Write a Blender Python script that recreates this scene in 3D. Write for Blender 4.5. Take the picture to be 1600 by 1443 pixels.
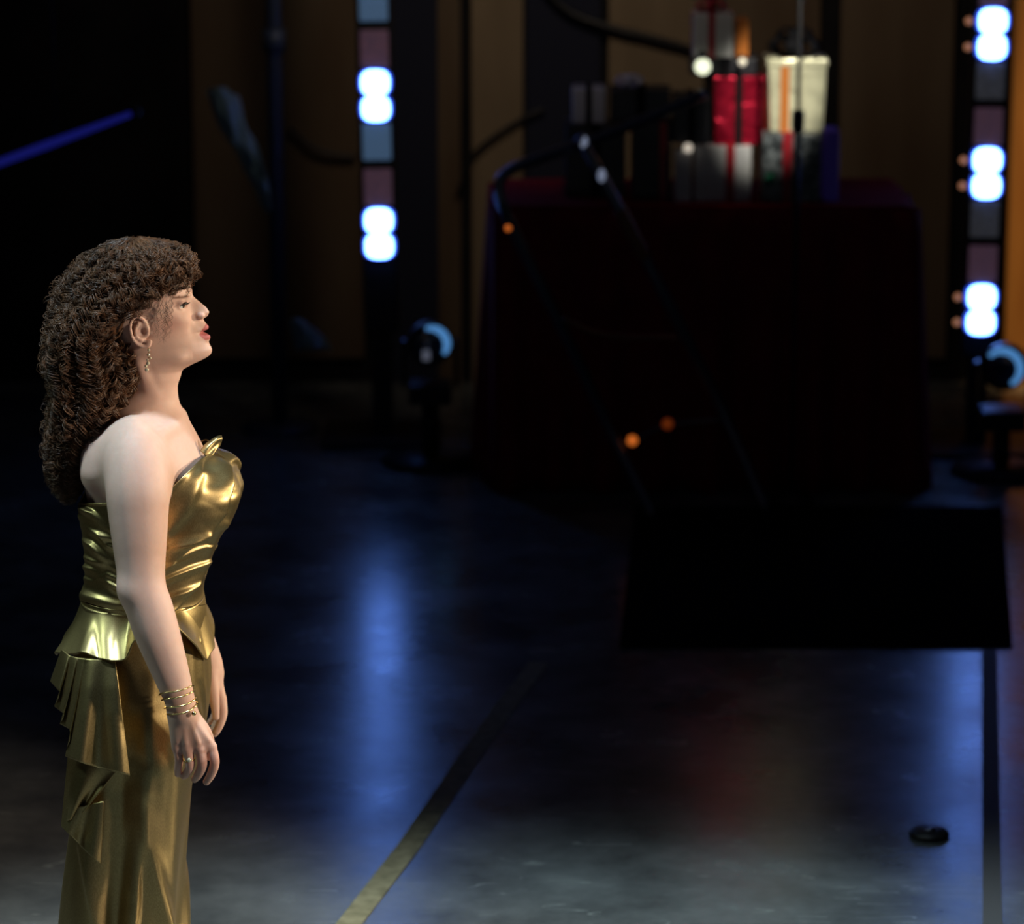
import bpy, bmesh, math, random
import numpy as np
from mathutils import Vector, Matrix
random.seed(7); rng = np.random.default_rng(7)
for o in list(bpy.data.objects): bpy.data.objects.remove(o)
scn = bpy.context.scene
COL = scn.collection

# ------------------------------------------------------------------ camera
F = 5500.0; PITCH = math.radians(12.8); CY = -6.43; CH = 2.68
CP, SP = math.cos(PITCH), math.sin(PITCH)
cd = bpy.data.cameras.new('camera'); cam = bpy.data.objects.new('camera', cd); COL.objects.link(cam)
cam.location = (0, CY, CH); cam.rotation_euler = (math.pi/2 - PITCH, 0, 0)
cd.sensor_width = 36; cd.lens = F/1600*36; cd.clip_end = 100
cd.dof.use_dof = True; cd.dof.focus_distance = 6.45; cd.dof.aperture_fstop = 3.4
scn.camera = cam
scn.view_settings.view_transform = 'Standard'; scn.view_settings.look = 'None'
scn.view_settings.exposure = 0.0; scn.view_settings.gamma = 1.0
scn.view_settings.use_curve_mapping = False

# ------------------------------------------------------------------ world: an unlit theatre
w = bpy.data.worlds.new('world'); scn.world = w; w.use_nodes = True
w.node_tree.nodes['Background'].inputs[0].default_value = (0.35, 0.4, 0.6, 1)
w.node_tree.nodes['Background'].inputs[1].default_value = 0.02

# ------------------------------------------------------------------ stage lights (all outside the picture, one side spot added)
def spot(name, loc, aim, power, col, angle, blend=0.3, size=0.12):
    l = bpy.data.lights.new(name, 'SPOT'); l.energy = power; l.color = col
    l.spot_size = math.radians(angle); l.spot_blend = blend; l.shadow_soft_size = size
    o = bpy.data.objects.new(name, l); COL.objects.link(o); o.location = loc
    d = Vector(aim) - Vector(loc); o.rotation_euler = d.to_track_quat('-Z', 'Y').to_euler()
    return o
spot('follow_spot', (6.0, -2.9, 3.3), (-.66, 0, 1.0), 1500, (1.0, .82, .64), 23, .4, .25)
spot('overhead_cool_spot', (-1.0, -.9, 6.8), (.05, -1.45, 0), 1750, (.64, .86, 1.0), 48, .35, .28)
spot('back_cool_spot', (-4.6, -.2, 4.4), (-.72, 0, 1.1), 300, (.66, .95, .88), 22, .4, .25)
spot('set_warm_wash', (.3, 4.0, 3.2), (.3, 6.75, 2.2), 75, (1.0, .82, .62), 84, .8, .3)
spot('added_side_spot', (6.0, 2.0, 2.5), (-.60, 0, .85), 1500, (1.0, .84, .58), 22, .4, .2)  # added side light to brighten the dress front and face
spot('gift_special', (2.0, 1.6, 5.0), (.83, 5.1, 1.24), 1700, (1.0, .95, .78), 4.4, .5, .04)
spot('wing_amber', (2.36, 5.9, 5.0), (2.31, 6.7, 1.2), 1500, (1.0, .58, .24), 13.5, .35, .08)

# ------------------------------------------------------------------ pixel helpers (1600x1443 frame)
def ray(u, v):
    cx, cy = (u-800)/F, -(v-721.5)/F
    return (cx, cy*SP + CP, cy*CP - SP)
def pt(u, v, Y):
    d = ray(u, v); t = (Y-CY)/d[1]
    return Vector((d[0]*t, Y, CH+d[2]*t))
def fl(u, v, z=0.0):
    d = ray(u, v); t = (z-CH)/d[2]
    return Vector((d[0]*t, CY+d[1]*t, z))
def proj(x, y, z):
    ry, rz = y-CY, z-CH
    dep = ry*CP - rz*SP; up = ry*SP + rz*CP
    return 800 + F*x/dep, 721.5 - F*up/dep

# ------------------------------------------------------------------ materials
def mat(name, col, rough=.5, metal=0.0, spec=.5, emit=None, es=0.0, sss=0.0, aniso=0.0, coat=0.0, sheen=0.0):
    m = bpy.data.materials.new(name); m.use_nodes = True
    b = m.node_tree.nodes['Principled BSDF']
    b.inputs['Base Color'].default_value = (*col, 1); b.inputs['Roughness'].default_value = rough
    b.inputs['Metallic'].default_value = metal; b.inputs['Specular IOR Level'].default_value = spec
    b.inputs['Anisotropic'].default_value = aniso; b.inputs['Coat Weight'].default_value = coat
    b.inputs['Sheen Weight'].default_value = sheen
    if emit: b.inputs['Emission Color'].default_value = (*emit, 1); b.inputs['Emission Strength'].default_value = es
    if sss:
        b.inputs['Subsurface Weight'].default_value = sss
        b.inputs['Subsurface Radius'].default_value = (1, .4, .25); b.inputs['Subsurface Scale'].default_value = .006
    return m
def noise_var(m, scale, c0, c1, bump=0.0, stretch=(1, 1, 1), detail=4, lo=.35, hi=.65, rough=None, bdist=.002):
    nt = m.node_tree; b = nt.nodes['Principled BSDF']
    tc = nt.nodes.new('ShaderNodeTexCoord'); mp = nt.nodes.new('ShaderNodeMapping'); mp.inputs['Scale'].default_value = stretch
    nz = nt.nodes.new('ShaderNodeTexNoise'); nz.inputs['Scale'].default_value = scale; nz.inputs['Detail'].default_value = detail
    rp = nt.nodes.new('ShaderNodeValToRGB'); rp.color_ramp.elements[0].position = lo; rp.color_ramp.elements[1].position = hi
    rp.color_ramp.elements[0].color = (*c0, 1); rp.color_ramp.elements[1].color = (*c1, 1)
    L = nt.links.new
    L(tc.outputs['Object'], mp.inputs['Vector']); L(mp.outputs[0], nz.inputs['Vector']); L(nz.outputs['Fac'], rp.inputs[0])
    L(rp.outputs[0], b.inputs['Base Color'])
    if bump:
        bp = nt.nodes.new('ShaderNodeBump'); bp.inputs['Strength'].default_value = bump; bp.inputs['Distance'].default_value = bdist
        L(nz.outputs['Fac'], bp.inputs['Height']); L(bp.outputs[0], b.inputs['Normal'])
    if rough:
        mr = nt.nodes.new('ShaderNodeMapRange'); mr.inputs['To Min'].default_value = rough[0]; mr.inputs['To Max'].default_value = rough[1]
        L(nz.outputs['Fac'], mr.inputs[0]); L(mr.outputs[0], b.inputs['Roughness'])
    return m

# ------------------------------------------------------------------ mesh helpers
def link(name, me, m=None, parent=None, smooth=True, label=None, cat=None, group=None, kind=None):
    o = bpy.data.objects.new(name, me); COL.objects.link(o)
    if m: me.materials.append(m)
    if smooth and len(me.polygons): me.polygons.foreach_set('use_smooth', [True]*len(me.polygons))
    if parent:
        o.parent = parent; o.matrix_parent_inverse = Matrix.Translation(-Vector(parent.get('org', (0, 0, 0))))
    tag(o, label, cat, group, kind); return o
def tag(o, label=None, cat=None, group=None, kind=None):
    if label: o['label'] = label
    if cat: o['category'] = cat
    if group: o['group'] = group
    if kind: o['kind'] = kind
    return o
def empty(name, loc, label, cat, group=None):
    o = bpy.data.objects.new(name, None); COL.objects.link(o); o.location = loc; o.empty_display_size = .05
    o['org'] = tuple(loc); return tag(o, label, cat, group)
def from_np(name, V, Fq, *a, **k):
    me = bpy.data.meshes.new(name); me.from_pydata([tuple(map(float, v)) for v in V], [], [tuple(map(int, f)) for f in Fq])
    me.update(); return link(name, me, *a, **k)
def bm_link(name, bm, *a, **k):
    me = bpy.data.meshes.new(name); bm.to_mesh(me); bm.free(); return link(name, me, *a, **k)
def box_bm(c, s, rz=0, rx=0, ry=0, bev=0.004, bm=None):
    bm = bm or bmesh.new()
    M = Matrix.Translation(c) @ Matrix.Rotation(rz, 4, 'Z') @ Matrix.Rotation(ry, 4, 'Y') @ Matrix.Rotation(rx, 4, 'X') @ Matrix.Diagonal((*s, 1))
    r = bmesh.ops.create_cube(bm, size=1, matrix=M)
    if bev:
        es = list({e for v in r['verts'] for e in v.link_edges})
        bmesh.ops.bevel(bm, geom=es, offset=bev, segments=2, affect='EDGES', profile=.6)
    return bm
def box(name, c, s, m, parent=None, rz=0, rx=0, ry=0, bev=.004, **k):
    return bm_link(name, box_bm(c, s, rz, rx, ry, bev), m, parent, smooth=False, **k)
def box_px(name, u0, v0, u1, v1, Y, depth, m, parent=None, bev=.004, **k):
    a = pt(u0, v1, Y); b = pt(u1, v0, Y)
    return box(name, ((a.x+b.x)/2, Y+depth/2, (a.z+b.z)/2), (abs(b.x-a.x), depth, abs(b.z-a.z)), m, parent, bev=bev, **k)
def catmull(P, n):
    P = [np.array(p, float) for p in P]; P = [2*P[0]-P[1]] + P + [2*P[-1]-P[-2]]
    out = []
    for i in range(1, len(P)-2):
        for k in range(n):
            t = k/n; a, b, c, d = P[i-1:i+3]
            out.append(.5*(2*b + (c-a)*t + (2*a-5*b+4*c-d)*t*t + (3*b-a-3*c+d)*t**3))
    out.append(P[-2]); return np.array(out)
def tube_arr(path, rad, sides):
    path = np.asarray(path, float); n = len(path); rad = np.broadcast_to(np.asarray(rad, float), (n,))
    T = np.gradient(path, axis=0); T /= np.linalg.norm(T, axis=1)[:, None]+1e-12
    N = np.zeros_like(T); ref = np.array([0, 0, 1.0]) if abs(T[0, 2]) < .9 else np.array([1.0, 0, 0])
    v = np.cross(T[0], ref); v /= np.linalg.norm(v); N[0] = v
    for i in range(1, n):
        v = N[i-1] - T[i]*np.dot(N[i-1], T[i]); N[i] = v/(np.linalg.norm(v)+1e-12)
    B = np.cross(T, N); a = np.arange(sides)*2*np.pi/sides
    V = path[:, None, :] + rad[:, None, None]*(np.cos(a)[None, :, None]*N[:, None, :] + np.sin(a)[None, :, None]*B[:, None, :])
    idx = np.arange(n*sides).reshape(n, sides); nx = np.roll(idx, -1, 1)
    Q = np.stack([idx[:-1], nx[:-1], nx[1:], idx[1:]], -1).reshape(-1, 4)
    return V.reshape(-1, 3), Q
def tube(name, P, r, m, parent=None, sides=10, n=8, curved=True, **k):
    path = catmull(P, n) if curved else np.array(P, float)
    if np.ndim(r): r = np.interp(np.linspace(0, 1, len(path)), np.linspace(0, 1, len(r)), r)
    V, Q = tube_arr(path, r, sides); Q = [tuple(q) for q in Q]
    nn = len(V)//sides; Q.append(tuple(range(sides))[::-1]); Q.append(tuple((nn-1)*sides+i for i in range(sides)))
    return from_np(name, V, Q, m, parent, **k)
def lathe(name, prof, c, axis, m, parent=None, seg=28, **k):
    # prof: (radius, offset along axis)
    ax = Vector(axis).normalized(); q = ax.to_track_quat('Z', 'Y').to_matrix()
    V = []; Q = []
    for r, h in prof:
        for i in range(seg):
            a = 2*math.pi*i/seg; V.append(Vector(c) + q @ Vector((r*math.cos(a), r*math.sin(a), h)))
    for j in range(len(prof)-1):
        for i in range(seg):
            i2 = (i+1) % seg; Q.append((j*seg+i, j*seg+i2, (j+1)*seg+i2, (j+1)*seg+i))
    if prof[0][0] > 1e-4: Q.append(tuple(range(seg))[::-1])
    if prof[-1][0] > 1e-4: Q.append(tuple((len(prof)-1)*seg+i for i in range(seg)))
    return from_np(name, V, Q, m, parent, **k)
def ball(name, c, r, m, parent=None, sc=(1, 1, 1), sub=3, **k):
    bm = bmesh.new(); bmesh.ops.create_icosphere(bm, subdivisions=sub, radius=1, matrix=Matrix.Translation(c) @ Matrix.Diagonal((r*sc[0], r*sc[1], r*sc[2], 1)))
    return bm_link(name, bm, m, parent, **k)

# ------------------------------------------------------------------ the stage: floor, walls, ceiling
m_floor = mat('stage_floor_lacquer', (.03, .032, .034), .3, spec=.5)
def build_floor_mat(m):
    nt = m.node_tree; b = nt.nodes['Principled BSDF']; L = nt.links.new; N = nt.nodes.new
    tc = N('ShaderNodeTexCoord')
    big = N('ShaderNodeTexNoise'); big.inputs['Scale'].default_value = 2.6; big.inputs['Detail'].default_value = 6; big.inputs['Roughness'].default_value = .62
    fine = N('ShaderNodeTexNoise'); fine.inputs['Scale'].default_value = 160; fine.inputs['Detail'].default_value = 2
    L(tc.outputs['Object'], big.inputs['Vector']); L(tc.outputs['Object'], fine.inputs['Vector'])
    rp = N('ShaderNodeValToRGB'); rp.color_ramp.elements[0].position = .34; rp.color_ramp.elements[1].position = .72
    rp.color_ramp.elements[0].color = (.058, .062, .062, 1); rp.color_ramp.elements[1].color = (.19, .195, .185, 1)
    L(big.outputs['Fac'], rp.inputs[0])
    # scratches: thin lines of stretched voronoi edges, three directions
    col = rp.outputs[0]
    for k, (rot, sx, sy) in enumerate(((.5, 1.5, 16), (-.7, 1.2, 14), (1.3, 1.8, 18))):
        mp = N('ShaderNodeMapping'); mp.inputs['Rotation'].default_value = (0, 0, rot); mp.inputs['Scale'].default_value = (sx, sy, 1); mp.inputs['Location'].default_value = (k*3.1, k*7.7, 0)
        L(tc.outputs['Object'], mp.inputs['Vector'])
        nz = N('ShaderNodeTexNoise'); nz.inputs['Scale'].default_value = 1.3; nz.inputs['Detail'].default_value = 1; nz.inputs['Distortion'].default_value = .4
        L(mp.outputs[0], nz.inputs['Vector'])
        s = N('ShaderNodeMath'); s.operation = 'SUBTRACT'; s.inputs[1].default_value = .5; L(nz.outputs['Fac'], s.inputs[0])
        ab = N('ShaderNodeMath'); ab.operation = 'ABSOLUTE'; L(s.outputs[0], ab.inputs[0])
        lt = N('ShaderNodeMath'); lt.operation = 'LESS_THAN'; lt.inputs[1].default_value = .006; L(ab.outputs[0], lt.inputs[0])
        brk = N('ShaderNodeTexNoise'); brk.inputs['Scale'].default_value = 4.2+k; L(tc.outputs['Object'], brk.inputs['Vector'])
        gt = N('ShaderNodeMath'); gt.operation = 'GREATER_THAN'; gt.inputs[1].default_value = .6; L(brk.outputs['Fac'], gt.inputs[0])
        mu = N('ShaderNodeMath'); mu.operation = 'MULTIPLY'; L(lt.outputs[0], mu.inputs[0]); L(gt.outputs[0], mu.inputs[1])
        fa = N('ShaderNodeMath'); fa.operation = 'MULTIPLY'; fa.inputs[1].default_value = .8; L(mu.outputs[0], fa.inputs[0])
        mx = N('ShaderNodeMix'); mx.data_type = 'RGBA'; L(fa.outputs[0], mx.inputs['Factor']); L(col, mx.inputs['A']); mx.inputs['B'].default_value = (.24, .25, .23, 1)
        col = mx.outputs['Result']
    L(col, b.inputs['Base Color'])
    mr = N('ShaderNodeMapRange'); mr.inputs['From Min'].default_value = .3; mr.inputs['From Max'].default_value = .7; mr.inputs['To Min'].default_value = .19; mr.inputs['To Max'].default_value = .29
    L(big.outputs['Fac'], mr.inputs[0]); L(mr.outputs[0], b.inputs['Roughness'])
    bp = N('ShaderNodeBump'); bp.inputs['Strength'].default_value = .12; bp.inputs['Distance'].default_value = .001
    L(fine.outputs['Fac'], bp.inputs['Height']); L(bp.outputs[0], b.inputs['Normal'])
build_floor_mat(m_floor)
WALL_Y = 6.75
box('floor', (0, 1.0, -.05), (16, 13, .1), m_floor, bev=0, kind='structure', label='dark lacquered stage floor with scuffs and scratches')
m_black = noise_var(mat('black_masking', (.01, .01, .012), .9, spec=.1), 6, (.008, .008, .010), (.014, .013, .014))
m_brown = noise_var(mat('brown_panel', (.1, .07, .045), .8, spec=.15), 5, (.085, .055, .034), (.12, .085, .055), stretch=(1, 1, .2))
m_tan = noise_var(mat('tan_panel', (.2, .15, .1), .8, spec=.15), 5, (.17, .125, .08), (.23, .17, .11), stretch=(1, 1, .2))
m_navy = mat('navy_panel', (.012, .014, .03), .7, spec=.2)
m_wood = noise_var(mat('amber_wood', (.5, .25, .07), .6, spec=.3), 7, (.42, .19, .05), (.55, .28, .08), stretch=(3, 3, .3))
wall = box('wall_back', (0, WALL_Y+.1, 2.5), (16, .2, 5), m_black, bev=0, kind='structure', label='dark back wall of the stage set')
wall['org'] = (0, 0, 0)
def panel(u0, u1, v0, v1, m, proud=.03):
    return box_px('panel', u0, v0, u1, v1, WALL_Y-proud, proud-.001, m, wall, bev=.004)
panel(308, 424, -900, 560, m_brown); panel(448, 556, -900, 560, m_brown)
panel(612, 684, -900, 600, m_navy, .02); panel(686, 716, -900, 600, m_brown, .025)
panel(738, 818, -900, 600, m_tan); panel(822, 944, -900, 600, m_navy, .02)
panel(948, 1112, -900, 560, m_tan); panel(1114, 1300, -900, 560, m_brown); panel(1304, 1518, -900, 560, m_brown)
panel(1566, 1700, -900, 640, m_wood, .05)
box('wall_left', (-7.9, 1.0, 2.5), (.2, 13, 5), m_black, bev=0, kind='structure')
box('wall_right', (7.9, 1.0, 2.5), (.2, 13, 5), m_black, bev=0, kind='structure')

# ================================================================== THE WOMAN
def px2x(u, v, Y=0.0): return pt(u, v, Y).x
def px2z(u, v, Y=0.0): return pt(u, v, Y).z
SC = F/6.55                                     # about 840 px per metre at her distance
def smooth_interp(zq, z, v, win=.006):
    o = np.argsort(z); z = np.asarray(z)[o]; v = np.asarray(v, float)[o]
    zz = np.linspace(z[0]-.03, z[-1]+.03, 1400); vv = np.interp(zz, z, v)
    h = max(1, int(win/(zz[1]-zz[0]))); k = np.hanning(2*h+3); k /= k.sum()
    vv = np.convolve(np.pad(vv, h+1, 'edge'), k, 'valid'); return np.interp(zq, zz, vv)

def nonuniform(segs):
    out = [segs[0][0]]
    for a, b, s in segs:
        n = max(1, int(round((b-a)/s))); out += list(a + (b-a)*(np.arange(n)+1)/n)
    return np.array(out)
GX = nonuniform([(-.90, -.50, .0024)]); GY = nonuniform([(-.32, .30, .0025)])
GZ = nonuniform([(-.01, .62, .009), (.62, .80, .0020), (.80, 1.36, .0036), (1.36, 1.66, .0017)])
D = np.full((len(GX), len(GY), len(GZ)), .06, np.float32)
def sub(lo, hi, mg=.012):
    s = []
    for g, a, b in zip((GX, GY, GZ), lo, hi):
        i0 = max(0, np.searchsorted(g, a-mg)-1); i1 = min(len(g), np.searchsorted(g, b+mg)+1); s.append(slice(i0, max(i1, i0+1)))
    return tuple(s)
def grids(s):
    return (GX[s[0]][:, None, None].astype(np.float32), GY[s[1]][None, :, None].astype(np.float32), GZ[s[2]][None, None, :].astype(np.float32))
def smin(a, b, k):
    h = np.maximum(k-np.abs(a-b), 0)/k; return np.minimum(a, b) - h*h*k*.25
def add(s, d, k):  D[s] = smin(D[s], d.astype(np.float32), k)
def cut(s, d, k):  D[s] = -smin(-D[s], d.astype(np.float32), k)
def cone(a, b, ra, rb, k=.006, op=add, flat=None):
    a = np.array(a, float); b = np.array(b, float); r = max(ra, rb)
    s = sub(np.minimum(a, b)-r, np.maximum(a, b)+r, .02); X, Y, Z = grids(s)
    if not X.size or not Y.size or not Z.size: return
    ba = b-a; t = np.clip(((X-a[0])*ba[0] + (Y-a[1])*ba[1] + (Z-a[2])*ba[2])/max(ba@ba, 1e-9), 0, 1)
    fy = 1.0 if flat is None else 1/flat
    d = np.sqrt((X-a[0]-t*ba[0])**2 + ((Y-a[1]-t*ba[1])*fy)**2 + (Z-a[2]-t*ba[2])**2) - (ra+(rb-ra)*t)
    op(s, d if flat is None else d*flat, k)
def ell(c, r, k=.006, op=add, ry=0.0):
    m = max(r); s = sub(np.array(c)-m, np.array(c)+m, .02); X, Y, Z = grids(s)
    dx, dy, dz = X-c[0], Y-c[1], Z-c[2]
    if ry: ca, sa = math.cos(ry), math.sin(ry); dx, dz = ca*dx-sa*dz, sa*dx+ca*dz
    q = np.sqrt((dx/r[0])**2+(dy/r[1])**2+(dz/r[2])**2)
    op(s, (q-1)*min(r), k)
def chain(P, R, k=.006, flat=None, fine=4):
    P = [np.array(q, float) for q in P]
    if len(P) > 2: Rr = catmull([np.array([r, 0, 0]) for r in R], fine)[:, 0]; P = catmull(P, fine)
    else: Rr = np.array(R, float); P = np.array(P)
    rm = Rr.max(); s = sub(P.min(0)-rm, P.max(0)+rm, .012+k); X, Y, Z = grids(s)
    d = np.full((X.shape[0], Y.shape[1], Z.shape[2]), .08, np.float32)
    for a, b, ra, rb in zip(P[:-1], P[1:], Rr[:-1], Rr[1:]):
        lo, hi = np.minimum(a, b)-max(ra, rb)-k-.008, np.maximum(a, b)+max(ra, rb)+k+.008
        c = [slice(np.searchsorted(g[q], lo[i]), max(np.searchsorted(g[q], hi[i]), np.searchsorted(g[q], lo[i])+1)) for i, (g, q) in enumerate(zip((GX, GY, GZ), s))]
        x, y, z = X[c[0]], Y[:, c[1]], Z[:, :, c[2]]; ba = b-a
        t = np.clip(((x-a[0])*ba[0] + (y-a[1])*ba[1] + (z-a[2])*ba[2])/max(ba@ba, 1e-9), 0, 1)
        q = np.sqrt((x-a[0]-t*ba[0])**2 + (y-a[1]-t*ba[1])**2 + (z-a[2]-t*ba[2])**2) - (ra+(rb-ra)*t)
        cc = tuple(c); d[cc] = np.minimum(d[cc], q)
    add(s, d, k)
def loft(rows, k, bump=None, win=.006):
    v = np.array([r[0] for r in rows], float); z = np.array([px2z(r[1]*.5+r[2]*.5, r[0]) for r in rows])
    xb = [px2x(r[1], r[0]) for r in rows]; xf = [px2x(r[2], r[0]) for r in rows]
    hw = [r[3] for r in rows]; nn = [r[4] for r in rows]; eg = [r[5] for r in rows]
    z0, z1 = z.min(), z.max()
    s = sub((min(xb), -max(hw)*1.25, z0), (max(xf), max(hw)*1.25, z1), .04 if bump else .02); X, Y, Z = grids(s); zq = Z[0, 0]
    I = lambda q: smooth_interp(zq, z, q, win).astype(np.float32)[None, None, :]
    xb, xf, hw, nn, eg = I(xb), I(xf), I(hw), I(nn), I(eg)
    a = np.maximum((xf-xb)/2, .004); c = (xf+xb)/2; hw = np.maximum(hw, .003)
    dx = (X-c)/a; we = hw*(1-eg*np.clip(dx, -1, 1))
    q = (np.abs(dx)**nn + np.abs(Y/we)**nn)**(1/nn)
    d = (q-1)*np.minimum(a, hw)
    d = np.maximum(d, np.maximum(Z-z1, z0-Z))
    if bump is not None: d = d - bump(X, Y, Z, dx)*np.minimum(a, hw)/a
    add(s, d, k)

HZ = lambda v: px2z(300, v)                     # face heights from the picture rows
# -- head: rows = (pixel row, back edge, front edge, half width m, roundness, egg)
head_rows = [(383, 205, 236, .010, 2, 0), (387, 187, 256, .033, 2, 0), (395, 168, 273, .049, 2, 0), (410, 152, 287, .063, 2.1, .0),
    (430, 141, 295, .072, 2.2, .03), (446, 137, 297.5, .0745, 2.25, .05), (456, 136, 299, .075, 2.3, .07), (464, 136, 298, .0745, 2.3, .08), (472, 137, 298.5, .074, 2.3, .1),
    (487, 141, 302, .0725, 2.25, .12), (497, 146, 305, .0705, 2.2, .14), (510, 152, 309, .067, 2.15, .16), (520, 158, 312, .0635, 2.1, .18),
    (534, 168, 318, .059, 2.05, .2), (545, 178, 322, .0555, 2.0, .2), (553, 187, 321, .0525, 2.0, .2), (560, 197, 315, .049, 2.0, .2), (567, 208, 304, .044, 2, .2), (574, 221, 290, .036, 2, .15), (580, 236, 268, .018, 2, .1)]
bz = [455, 459, 463, 471.5, 480.6, 487.5, 493.5, 497.4, 500, 505, 509.6, 514, 517, 519.5, 524, 528, 531, 534, 539, 544.6, 550, 554, 560, 567]
bv = [0, 1, 4, 13.8, 22.5, 25, 20.5, 13, 12, 14.5, 17.5, 15.5, 5, 8, 14.8, 13.5, 10.6, 8, 8.5, 9.5, 9.5, 8.5, 4.5, 0]
bs = [.010, .009, .0085, .009, .0105, .0125, .012, .012, .013, .0145, .016, .017, .018, .018, .0165, .016, .017, .02, .02, .021, .022, .023, .024, .025]
bZ = np.array([HZ(q) for q in bz])
def face_bump(X, Y, Z, dx):
    zq = Z[0, 0]
    A = smooth_interp(zq, bZ, np.array(bv)/SC, .0022).astype(np.float32)[None, None, :]
    S = smooth_interp(zq, bZ, bs, .003).astype(np.float32)[None, None, :]
    m = np.clip((dx-.45)/.35, 0, 1); m = m*m*(3-2*m)
    b = A*np.exp(-np.abs(Y/S)**2.4)
    ex, ez = px2x(290, 470), HZ(470.5)
    sock = .0065*np.exp(-((np.abs(Y)-.033)/.016)**2 - ((Z-ez)/.0105)**2)
    brow = .003*np.exp(-((np.abs(Y)-.028)/.022)**2 - ((Z-HZ(457))/.006)**2)
    cheek = .0055*np.exp(-((np.abs(Y)-.043)/.018)**2 - ((Z-HZ(494))/.014)**2)
    nl = .0022*np.exp(-((np.abs(Y)-.027)/.006)**2 - ((Z-HZ(511))/.012)**2)
    return m*(b - sock + brow + cheek - nl)
loft(head_rows, .004, face_bump)
for s in (-1, 1):
    ell((px2x(314, 491.5), s*.0125, HZ(491.5)), (.0085, .0062, .0068), .005)                   # nostril wings
    ell((px2x(318.5, 495), s*.0085, HZ(496.2)), (.0050, .0026, .0026), .002, cut)             # nostrils
    ell((px2x(281.5, 471), s*.0325, HZ(471)), (.0128, .0135, .0122), .004)                    # lids over the eyeballs
    ell((px2x(291, 472), s*.0335, HZ(472.6)), (.0095, .0155, .0048), .0015, cut)              # opening between the lids
    ell((px2x(258, 560), s*.044, HZ(553)), (.030, .008, .008), .016)                          # jaw edge
# parted lips: the slit between them
ell((px2x(325, 518), 0, HZ(517.4)), (.012, .0195, .0019), .0012, cut)
# -- ears
EARS = []
for s in (-1, 1):
    def E(u, v, out):
        # right ear seen from the side; the pixel is read on the plane of the near ear and mirrored for the other
        p = pt(u, v, -.074); return (p.x, s*(.0690+out), p.z)
    rim = [E(230, 523, .000), E(228, 508, .003), E(222, 497, .008), (E(213, 494, .012)), E(206, 500, .0155), E(204.5, 512, .016), E(207.5, 526, .013), E(214, 536, .009), E(224, 541.5, .005), E(231, 541, .003), E(235, 534, .002)]
    rim = [tuple(p) for p in catmull(rim, 3)]
    chain(rim, [.0032]*len(rim), .0022)
    anti = [tuple(p) for p in catmull([E(217, 505, .009), E(212.5, 513, .011), E(213.5, 525, .0095), E(221, 532, .006)], 3)]
    chain(anti, [.0030]*len(anti), .0025)
    ell(E(217, 517, .001), (.0150, .0075, .0235), .005)
    ell(E(231, 537, .002), (.0055, .0042, .0068), .004)
    ell(E(222, 519, .0085), (.0068, .0075, .0095), .003, cut)
    ell(E(231, 516, .003), (.0030, .0035, .0055), .003)
# -- neck, throat
chain([pt(226, 520, 0), pt(236, 575, 0), pt(234, 612, 0), pt(226, 660, 0)], [.052, .0490, .0480, .060], .016)
chain([pt(262, 575, 0), pt(252, 600, 0), pt(256, 632, 0)], [.024, .0225, .024], .02)
for s in (-1, 1):                                # sternomastoid and collar bones
    chain([(px2x(222, 552), s*.050, HZ(560)), (px2x(240, 600), s*.036, HZ(606)), (px2x(272, 640), s*.012, HZ(645))], [.010, .0095, .008], .012)
    chain([(px2x(280, 648), s*.014, HZ(654)), (px2x(276, 650), s*.07, HZ(655)), (px2x(262, 656), s*.110, HZ(657))], [.0072, .0068, .0050], .016)
# -- trunk
loft([(618, 178, 262, .040, 2, 0), (632, 170, 274, .068, 2, 0), (645, 160, 284, .098, 2.1, 0), (658, 151, 292, .122, 2.2, 0), (672, 143, 300, .136, 2.3, 0), (690, 136, 309, .146, 2.4, 0), (712, 131, 320, .150, 2.4, 0),
      (735, 131, 330, .146, 2.4, 0), (765, 136, 340, .136, 2.4, 0), (800, 142, 340, .130, 2.4, 0), (850, 142, 322, .128, 2.3, 0), (905, 144, 308, .122, 2.3, 0), (960, 138, 310, .140, 2.3, 0), (1030, 132, 312, .160, 2.3, 0), (1100, 130, 306, .165, 2.3, 0), (1160, 135, 296, .160, 2.3, 0)], .02, win=.02)
for s in (-1, 1):
    chain([(px2x(158, 690), s*.085, HZ(682)), (px2x(158, 725), s*.100, HZ(722))], [.021, .021], .04)       # shoulder blades
    chain([(px2x(215, 1150), s*.085, HZ(1120)), (px2x(205, 1300), s*.085, .42), (px2x(200, 1400), s*.08, .10)], [.075, .055, .036], .02)
    chain([(px2x(200, 1400), s*.08, .10), (px2x(196, 1450), s*.08, .05), (px2x(240, 1450), s*.08, .022)], [.036, .034, .020], .02)
# -- near (right) arm
RA = [(208, 684, -.118), (210, 706, -.146), (213, 735, -.166), (215, 768, -.182), (216, 800, -.190), (217.5, 835, -.197), (219, 870, -.203), (221, 900, -.210), (225, 925, -.216), (234, 952, -.220), (246, 990, -.226), (265, 1045, -.232), (281, 1093, -.236), (286, 1112, -.236)]
RR = [.040, .050, .0565, .0580, .0550, .0510, .0465, .0432, .0425, .0430, .0412, .0345, .0278, .0265]
chain([pt(*p) for p in RA], RR, .045, fine=5)
ell(pt(203, 921, -.222), (.016, .018, .016), .03)      # elbow point
# -- far (left) arm, mostly behind the trunk
LA = [(208, 684, .118), (210, 706, .146), (213, 735, .166), (218, 768, .182), (226, 800, .195), (240, 850, .210), (254, 888, .222), (272, 930, .226), (296, 980, .222), (322, 1030, .214), (329, 1050, .210)]
LR = [.040, .050, .0565, .0575, .053, .0475, .0430, .0420, .040, .0300, .0265]
chain([pt(*p) for p in LA], LR, .045, fine=5)
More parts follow.
